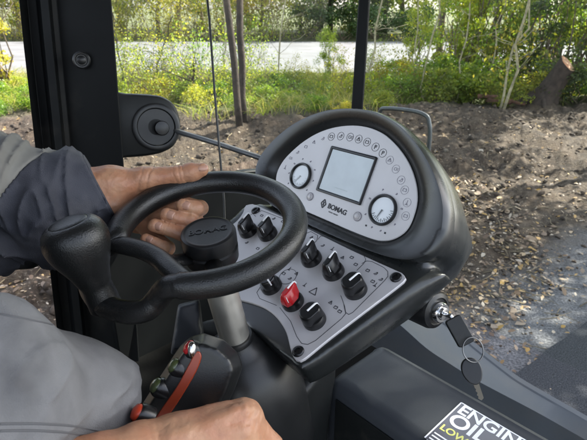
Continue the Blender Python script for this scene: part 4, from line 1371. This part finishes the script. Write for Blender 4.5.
obj('key_blade', MB().prism(bl, kf2, -.001, .001), mat('worn brass key', (.12, .105, .08), .35, metal=1.0), k2)

# ================================================================== box with oil label
fb = Fr(P(357, 398, .93), MX, MF, ZZ)
bx = empty('side_console_box', fb.w(.2, .1, -.35), 'blue grey plastic box with oil label beside the dashboard', 'box')
uL = fb.px(319, 391)[0]
vF = fb.px(357, 398)[1]; vR = fb.px(430, 370)[1]
def prof_box(u, sh=0.0, dz=0.0):
    return [fb.w(u, vR + .0 - sh, -.30), fb.w(u, vR - sh, -.012 + dz), fb.w(u, vR - .004 - sh, -.003 + dz), fb.w(u, vR - .014 - sh, .001 + dz), fb.w(u, vR - .022 - sh, -.002 + dz), fb.w(u, vF + .03 + sh, -.002 + dz), fb.w(u, vF + .012 + sh, -.005 + dz), fb.w(u, vF + .003 + sh, -.013 + dz), fb.w(u, vF + sh, -.026 + dz), fb.w(u, vF + sh, -.30)]
rings = [prof_box(uL - .018, .012, -.03), prof_box(uL - .014, .005, -.010), prof_box(uL - .004, .001, -.002), prof_box(uL + .01), prof_box(.25), prof_box(.75)]
obj('housing', MB().loft(rings), M['grey_plastic'], bx, smooth=40)
obj('front_panel', MB().prism([(uL + .012, -.28), (.5, -.28), (.5, -.035), (uL + .012, -.035)], Fr(fb.o + fb.y * (vF + .0), MX, ZZ, -MF), .0005, .004), M['plastic'], bx, bevel=.001)
ft = Fr(fb.o + ZZ * -.002, MX, MF, ZZ)
s0 = np.array(ft.px(461, 403)); 
stk = obj('oil_label', MB().prism([(s0[0], s0[1]), (s0[0] + .30, s0[1]), (s0[0] + .30, s0[1] - .12), (s0[0], s0[1] - .12)], ft, .0008, .0016), M['sticker'], bx, smooth=0)
tx = MB()
tx.text('ENGINE', ft, s0[0] + .006, s0[1] - .0165, .036, .0018, .0003, 0, 'LEFT', .0008, sx=1.0)
tx.text('OIL', ft, s0[0] + .006, s0[1] - .0480, .044, .0018, .0003, 0, 'LEFT', .0010, sx=1.0)
for k in range(4): tx.box(ft.w(s0[0] + .05, s0[1] - .098 - k * .008, .0018), (.044, .0014, .0003), ft)
tx.text('10W-40', ft, s0[0] + .100, s0[1] - .048, .022, .0018, .0003, 0, 'LEFT', .0003) if False else None
for a, b_ in (((0, 0), (.30, 0)), ((0, 0), (0, -.12))): stroke(tx, ft, s0 + np.array(a) * .99 + np.array([.001, -.001]), s0 + np.array(b_) * .99 + np.array([.001, -.001]), .0022, .0018)
obj('label_lettering', tx, M['sticker_txt'], stk, smooth=0)
obj('low_lettering', MB().text('LOW ASH', ft, s0[0] + .006, s0[1] - .0780, .0205, .0018, .0003, 0, 'LEFT', .0005), M['sticker_y'], stk, smooth=0)

# ================================================================== joystick
js = empty('joystick', P(165, 430, .66), 'black joystick grip with red and green buttons in right hand', 'joystick')
jl = [(112, 470), (120, 440), (150, 392), (180, 346), (190, 337), (204, 333), (224, 340), (238, 353), (243, 366), (235, 389), (212, 430), (196, 470)]
jc = np.mean(jl, 0)
jh = []
for x_, y_ in jl:
    xi, yi = jc + (np.array([x_, y_]) - jc) * .80
    jh += [P(x_, y_, .668), P(x_, y_, .70), P(xi, yi, .632), P(xi, yi, .73)]
obj('grip', MB().hull(jh), M['plastic_soft'], js, smooth=180, remesh=.0028, relax=9)
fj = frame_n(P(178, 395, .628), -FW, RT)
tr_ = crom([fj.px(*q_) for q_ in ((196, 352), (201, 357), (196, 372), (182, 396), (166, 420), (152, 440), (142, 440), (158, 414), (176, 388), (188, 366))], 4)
obj('sheen_strip', MB().prism(tr_, fj, -.012, -.001), mat('dark red sheen strip', (.26, .035, .012), .35), js, bevel=.002)  # reddish sheen on the grip laid on as a coloured strip
side_n = nrm(P(0, -83, 0.0) * 0 + (-RT * .77 + UP * .64))
for (x_, y_, r_, m_) in ((188, 347, .0105, 'red'), (173, 365, .0105, 'green'), (155, 385, .0112, 'green'), (136.5, 412, .0110, 'orange')):
    c_ = P(x_ + 2, y_ + 1, .638 if m_ != 'orange' else .575)
    ax_ = nrm(-RT * .62 + UP * .5 - FW * .35)
    col = obj('button_collar', MB().lathe([(r_ * 1.2, -.016), (r_ * 1.18, -.002), (r_ * 1.0, .002), (r_ * .95, -.001)], c_, ax_, 28), M['knob'], js)
    obj('thumb_button', MB().lathe([(r_ * .93, -.004), (r_ * .92, .002), (r_ * .78, .0052), (r_ * .42, .0072), (r_ * .03, .0078)], c_, ax_, 28), M[m_], col)
c0 = P(192, 350, .632)
obj('chrome_switch', MB().ball(c0, frame_n(c0, -FW), (.006, .011, .006)), M['chrome'], js)

# ================================================================== seat
st = empty('driver_chair', P(-120, 460, .5), 'black operator seat with padded armrest under the left sleeve', 'seat')
sh_l, sh_r = np.array([-.74, .60, 2.22]), np.array([-.47, .31, 2.22])
hipc = np.array([-.66, .36, 1.70])
arm = [(P(-140, 262, .74), P(28, 253, .74), .026, .024)]
obj('armrest', sdf(arm, .01, .004), M['plastic_soft'], st, smooth=180)
fse = Fr(hipc, MX, MF, ZZ)
def rbox(f, c_, h_, r=.04): return MB().box(f.w(*c_), h_, f)
obj('cushion', rbox(fse, (-.02, .03, -.15), (.24, .24, .06)), M['plastic'], st, bevel=.035, seg=4)
obj('backrest', rbox(fse, (-.02, -.24, .30), (.23, .06, .34)), M['plastic'], st, bevel=.05, seg=4)

# ================================================================== person
pe = empty('person', hipc - ZZ * .1, 'person in grey workwear gripping the steering wheel and joystick', 'person')
# left hand on the rim
d0 = .0
LH = []
def C(a, b_, ra, rb, k=None): LH.append((P(*a), P(*b_), ra, rb) + ((k,) if k else ()))
C((10, 205, .735), (80, 195, .755), .045, .037)
C((80, 192, .757), (112, 183, .772), .036, .0275)
C((86, 203, .757), (112, 205, .775), .031, .026)
C((112, 188, .772), (150, 196, .80), .026, .018)
C((110, 203, .780), (146, 212, .812), .027, .018)
C((108, 212, .785), (138, 225, .815), .020, .014)
C((112, 185, .768), (145, 178.5, .775), .0245, .0170)       # thumb metacarpal
C((145, 178.5, .775), (178, 175, .782), .0172, .0140)
C((178, 175, .782), (192, 172, .783), .0146, .0132, .006)
C((192, 172, .783), (202, 169.5, .782), .0132, .0106, .006)
fing = [((158, 196, .815), (201, 208, .792), (197, 209, .768), (183, 205, .755), .0113),
        ((152, 206, .815), (196, 222, .783), (190, 222, .760), (167, 214.5, .748), .0118),
        ((146, 215, .812), (187, 234, .772), (181, 233.5, .752), (154.5, 225.5, .741), .0112),
        ((138, 223, .808), (168, 248, .765), (164, 247.5, .746), (146, 239.5, .735), .0100)]
for m_, pi_, di, ti, r_ in fing:
    C(m_, pi_, r_ * 1.1, r_ * 1.04, .006)
    C(pi_, di, r_ * 1.04, r_ * 1.0, .004)
    C(di, ti, r_ * 1.0, r_ * .86, .003)
CREASE = [(P(180, 172, .782), P(196, 170, .782) - P(170, 175, .782), .0017, .0011, .018), (P(184, 172, .782), P(196, 170, .782) - P(170, 175, .782), .0017, .0011, .018), (P(176, 173, .782), P(196, 170, .782) - P(170, 175, .782), .0017, .0011, .018),
          (P(150, 178, .77), P(160, 178, .775) - P(140, 172, .775), .0015, .0015, .025), (P(142, 180, .77), P(160, 178, .775) - P(140, 172, .775), .0013, .0015, .025), (P(104, 200, .75), P(120, 192, .765) - P(90, 200, .755), .0014, .0018, .035)]
for x_, y_, d_ in ((248, 408, .56), (252, 413, .562), (257, 419, .566), (243, 405, .556)):
    CREASE.append((P(x_, y_, d_), P(271, 446, .60) - P(245, 417, .578), .0013, .0013, .020))
for x_, y_ in ((158, 436), (164, 434), (152, 438)):
    CREASE.append((P(x_, y_, .52), P(243, 419, .575) - P(150, 452, .54), .0009, .0014, .03))
for m_, pi_, di, ti, r_ in fing:
    for k_, fr_ in enumerate((.0, .55, .68)):
        c_ = P(*di) * (1 - fr_) + P(*ti) * fr_
        CREASE.append((c_, P(*ti) - P(*di), .0010, .0009, .015))
def skin_disp(g):
    o_ = 0
    for c_, d_, a_, w_, R0 in CREASE:
        d_ = nrm(d_); q_ = g - c_
        t_ = q_ @ d_ + .0022 * vnoise(g * 120, 5)
        o_ = o_ + a_ * np.exp(-(t_ / w_) ** 2) * np.exp(-((q_ ** 2).sum(-1)) / R0 ** 2)
    return o_ + _sk(g)
def _sk(g):
    return .0012 * vnoise(g * 60, 3) + .0005 * vnoise(g * 190, 8)
lv = sdf(LH, .010, .00135, skin_disp, .012)
RH = []
def D(a, b_, ra, rb, k=None): RH.append((P(*a), P(*b_), ra, rb) + ((k,) if k else ()))
D((20, 500, .47), (140, 455, .535), .044, .032)
D((140, 455, .535), (178, 442, .555), .031, .029)
D((178, 440, .555), (243, 419, .575), .029, .0235)
D((180, 455, .55), (240, 445, .565), .028, .024)
D((180, 470, .545), (232, 470, .555), .024, .020)
for j, (mc, pi_, di, ti, r_) in enumerate([((245, 417, .578), (271, 446, .600), (255, 470, .615), (228, 478, .612), .0135), ((243, 440, .568), (268, 474, .59), (250, 497, .60), (225, 500, .60), .0135), ((236, 463, .558), (258, 498, .575), (240, 520, .585), (215, 520, .585), .0125), ((228, 484, .55), (245, 516, .56), (228, 535, .57), (208, 533, .57), .0105)]):
    D(mc, pi_, r_ * 1.2, r_ * 1.05, .008); D(pi_, di, r_ * 1.02, r_ * .95, .004); D(di, ti, r_ * .95, r_ * .85, .004)
D((165, 445, .57), (195, 425, .60), .022, .017); D((195, 425, .60), (222, 440, .635), .0155, .013, .006); D((222, 440, .635), (240, 462, .645), .0125, .010, .005)
for mc_ in ((243, 411, .558), (243, 431, .550), (236, 452, .541)):
    D((172, 440, .530), mc_, .005, .007, .012)
rv = sdf(RH, .011, .0022, skin_disp, .012)
# neck, head and trunk sit outside the picture on the seat
nk = (sh_l + sh_r) / 2 + ZZ * .05
hd_c = nk + ZZ * .22 + MF * .05
tor = [(hipc, (sh_l + sh_r) / 2 - ZZ * .05, .13, .12), (nk - ZZ * .06, nk + ZZ * .09 + MF * .02, .06, .055), (hd_c, hd_c + ZZ * .05, .078, .085), (hd_c - ZZ * .06 + MF * .045, hd_c + MF * .03, .045, .06),
       (hd_c + MF * .10 - ZZ * .0, hd_c + MF * .085 + ZZ * .04, .014, .009, .012), (hd_c + MX * .082 + ZZ * .01, hd_c + MX * .082 + ZZ * .035, .012, .016, .008), (hd_c - MX * .082 + ZZ * .01, hd_c - MX * .082 + ZZ * .035, .012, .016, .008),
       (hd_c + MF * .085 - ZZ * .045 + MX * .018, hd_c + MF * .085 - ZZ * .045 - MX * .018, .009, .009, .01)]
tv = sdf(tor, .03, .008)
body = obj('body', merge(lv, rv, tv), M['skin'], pe, smooth=180)
for m_ in body.modifiers: pass
sm = body.modifiers.new('relax', 'SMOOTH'); sm.factor = .5; sm.iterations = 1
# finger nails
def nail(x_, y_, d, r_, ax_px, tilt):
    c_ = P(x_, y_, d)
    a = nrm(RT * ax_px[0] - UP * ax_px[1])
    n_ = nrm(-FW + RT * tilt[0] + UP * tilt[1])
    f = frame_n(c_, n_, a)
    V_, F_ = [], []
    mb = MB()
    gridn = []
    for i in range(9):
        row = []
        for j in range(7):
            s_, t_ = -1 + 2 * i / 8, -1 + 2 * j / 6
            e = 1 - .28 * abs(s_) ** 3
            row.append(f.w(s_ * r_ * .85, t_ * r_ * .72 * e, -.45 * r_ * (t_ * e) ** 2 - .12 * r_ * s_ * s_))
        gridn.append(row)
    V_ = [v for r0_ in gridn for v in r0_]
    F_ = [(i * 7 + j, i * 7 + j + 1, (i + 1) * 7 + j + 1, (i + 1) * 7 + j) for i in range(8) for j in range(6)]
    o = obj('fingernail', mb.add(V_, F_), M['nail'], body, smooth=180)
    s = o.modifiers.new('thick', 'SOLIDIFY'); s.thickness = .0012
for (m_, pi_, di, ti, r_), dxy in zip(fing, ((-1, -.3), (-1, -.35), (-1, -.3), (-1, -.4))):
    nail(ti[0] + 1.0, ti[1] - .5, ti[2] - r_ * .92, r_ * .86, dxy, (-.30, .25))
nail(202.5, 166, .7725, .0095, (1, -.2), (.1, .65))
# jacket: trunk, left sleeve (two cloths), right sleeve
def folds(axis_a, axis_b, amp, freq, sd_):
    A_, B_ = np.asarray(axis_a), np.asarray(axis_b)
    d = nrm(B_ - A_)
    def fn(g):
        t_ = (g - A_) @ d
        q_ = np.stack([t_ * freq, (g @ ZZ) * freq * .38 + t_ * 5, (g @ RT) * freq * .25], -1)
        q_ = q_ + .6 * vnoise(q_ * .9, sd_ + 5)[..., None]
        rid = (1 - np.abs(vnoise(q_, sd_))) ** 3
        rid2 = (1 - np.abs(vnoise(q_ * 2.1 + 3.3, sd_ + 2))) ** 4
        return amp * (.45 - .8 * rid - .35 * rid2) + amp * .10 * vnoise(g * 70, sd_ + 1)
    return fn
el_l = P(-90, 238, .69); el_r = np.array([-.40, .27, 1.79])
wr_l = P(97, 191, .763)
jt = [(hipc + ZZ * .02, (sh_l + sh_r) / 2 - ZZ * .08, .155, .145), (sh_l - ZZ * .05 + MX * .05, sh_r - ZZ * .05 - MX * .05, .085, .085), (sh_r - ZZ * .03, el_r, .075, .062), (el_r, P(-10, 505, .455), .06, .05), (sh_l - ZZ * .03, el_l, .078, .068)]
obj('jacket', sdf(jt, .04, .010, folds((-.6, .4, 1.7), (-.6, .4, 2.2), .012, 14, 40)), M['sleeve'], pe, smooth=180)
c_end = P(101, 189, .764); s_beg = P(-60, 222, .70)
cutp = nrm(P(112, 186, .77) - P(80, 196, .75) + (P(105, 215, .77) - P(105, 214, .77)) * 0 + RT * .0)
cn = nrm(P(113, 178, .765) - P(80, 188, .765))
sl_ = [(P(-70, 200, .70), P(-10, 195, .725), .090, .085), (P(-10, 195, .725), P(40, 201, .745), .085, .073), (P(40, 201, .745), P(78, 195, .755), .070, .055), (P(78, 193, .757), P(110, 189, .768), .053, .045), (P(10, 232, .735), P(48, 236, .745), .052, .040)]
fo = folds(P(20, 200, .74), P(100, 190, .76), .022, 24, 61)
mid_c = P(100, 190, .765)
sleeve = obj('sleeve', sdf(sl_, .02, .0026, fo, .02, cut=lambda g: np.maximum((g - P(101, 190, .765)) @ nrm(P(130, 180, .775) - P(101, 193, .763)), -((g - P(30, 190, .72)) @ nrm(P(60, 203, .72) - P(20, 186, .72))) - .0)), M['sleeve'], pe, smooth=180)
obj('sleeve_panel', sdf([(a, b_, ra + .0015, rb + .0015) for a, b_, ra, rb in sl_[:3]], .02, .003, fo, .02, cut=lambda g: ((g - P(30, 190, .72)) @ nrm(P(60, 203, .72) - P(20, 186, .72)))), M['sleeve2'], pe, smooth=180)
obj('cuff', sdf([(a, b_, ra + .0022, rb + .0022) for a, b_, ra, rb in sl_[3:4]], .02, .002, fo, .02, cut=lambda g: np.maximum((g - P(102.5, 190, .765)) @ nrm(P(130, 180, .775) - P(101, 193, .763)), -((g - P(93, 191, .76)) @ nrm(P(130, 180, .775) - P(101, 193, .763))))), M['sleeve'], sleeve, smooth=180)
# trousers
kn_r = P(72, 408, .60)
kn_l = kn_r - MX * .26 - MF * .12 - ZZ * .12
hp_r, hp_l = hipc + MX * .10 - ZZ * .0, hipc - MX * .10
tp_ = [(hp_r, P(-35, 402, .47), .105, .090), (P(-35, 402, .47), P(62, 404, .585), .088, .068), (P(62, 404, .585), P(75, 408, .60), .068, .064), (P(75, 410, .60), P(92, 560, .68), .064, .055)]
def tfold(g):
    q_ = np.stack([g @ nrm(RT * .35 + UP * .9) * 15, g @ nrm(RT * .9 - UP * .35) * 6.5, g @ FW * 6], -1)
    q_ = q_ + .7 * vnoise(q_ * .8, 88)[..., None]
    rid = (1 - np.abs(vnoise(q_, 81))) ** 4
    rid2 = (1 - np.abs(vnoise(q_ * 1.9 + 7.7, 83))) ** 5
    return .003 - .0085 * rid - .0040 * rid2 + .0012 * vnoise(g * 60, 73)
def tfold_soft(g):
    return .010 * np.abs(vnoise(np.stack([g @ nrm(RT * .5 + UP * .8) * 26, g @ nrm(RT * .8 - UP * .5) * 7, g @ FW * 8], -1), 75)) - .004 + .011 * (np.abs(vnoise(g * np.array([8., 13, 20]), 70)) - .3) + .0022 * vnoise(g * 30, 72) + .0008 * vnoise(g * 90, 73)
tr_r = sdf(tp_, .035, .004, tfold)
tp2 = [(hp_l, kn_l, .10, .07), (kn_l, kn_l - ZZ * .42 + MF * .05, .068, .055), (hp_r, hp_l, .11, .11)]
tr_l = sdf(tp2, .035, .010, tfold)
trs = obj('trousers', merge(tr_r, tr_l), M['trouser'], pe, smooth=180)
def seam(pts, off=.0):
    # thread laid on the cloth: cast each point along the sight line to the leg surface
    out_ = []
    from mathutils.bvhtree import BVHTree
    bv = BVHTree.FromPolygons([tuple(v) for v in tr_r[0]], [tuple(int(i) for i in f_) for f_ in tr_r[1]])
    for x_, y_ in crom(np.array(pts, float), 10, False):
        h_ = bv.ray_cast(Vector(CAM), Vector(nrm(ray(x_, y_))))
        if h_[0] is not None: out_.append(np.array(h_[0]))
    return out_
tm = MB()
for pts in ([(0, 424), (40, 424), (80, 427), (112, 434)], [(0, 431), (40, 431), (80, 434), (108, 440)], [(0, 314), (40, 322), (80, 331), (100, 337)]):
    s_p = seam(pts)
    if len(s_p) > 3: tm.tube(s_p, .0011, 6)
if tm.V: obj('seam', tm, M['thread'], trs)
# boots and hair outside the picture
bt = MB()
for kx in (P(92, 560, .68), kn_l - ZZ * .42 + MF * .05):
    pass
obj('boot', sdf([(P(92, 560, .68) - ZZ * .02, P(92, 560, .68) - ZZ * .12, .055, .05), (P(92, 560, .68) - ZZ * .14, P(92, 560, .68) - ZZ * .15 + MF * .16, .05, .042)], .02, .008), M['rubber'], pe, smooth=180)
obj('boot', sdf([(kn_l - ZZ * .40 + MF * .05, kn_l - ZZ * .5 + MF * .05, .055, .05), (kn_l - ZZ * .53 + MF * .05, kn_l - ZZ * .54 + MF * .21, .05, .042)], .02, .008), M['rubber'], pe, smooth=180)
obj('hair', sdf([(hd_c + ZZ * .075 - MF * .012, hd_c + ZZ * .04 - MF * .025, .083, .088), (hd_c + ZZ * .10, hd_c + ZZ * .09 + MF * .02, .07, .065)], .02, .007, lambda g: .003 * vnoise(g * 60, 91), cut=lambda g: -((g - (hd_c + ZZ * .045)) @ nrm(ZZ - MF * .75))), M['hair'], pe, smooth=180)
for s_ in (-1, 1):
    obj('eye', MB().ball(hd_c + MF * .082 + MX * .031 * s_ + ZZ * .035, Fr((0, 0, 0), MX, ZZ, MF), (.012, .008, .008), 14, 8), mat('eye white and iris', (.5, .48, .45), .2), body)
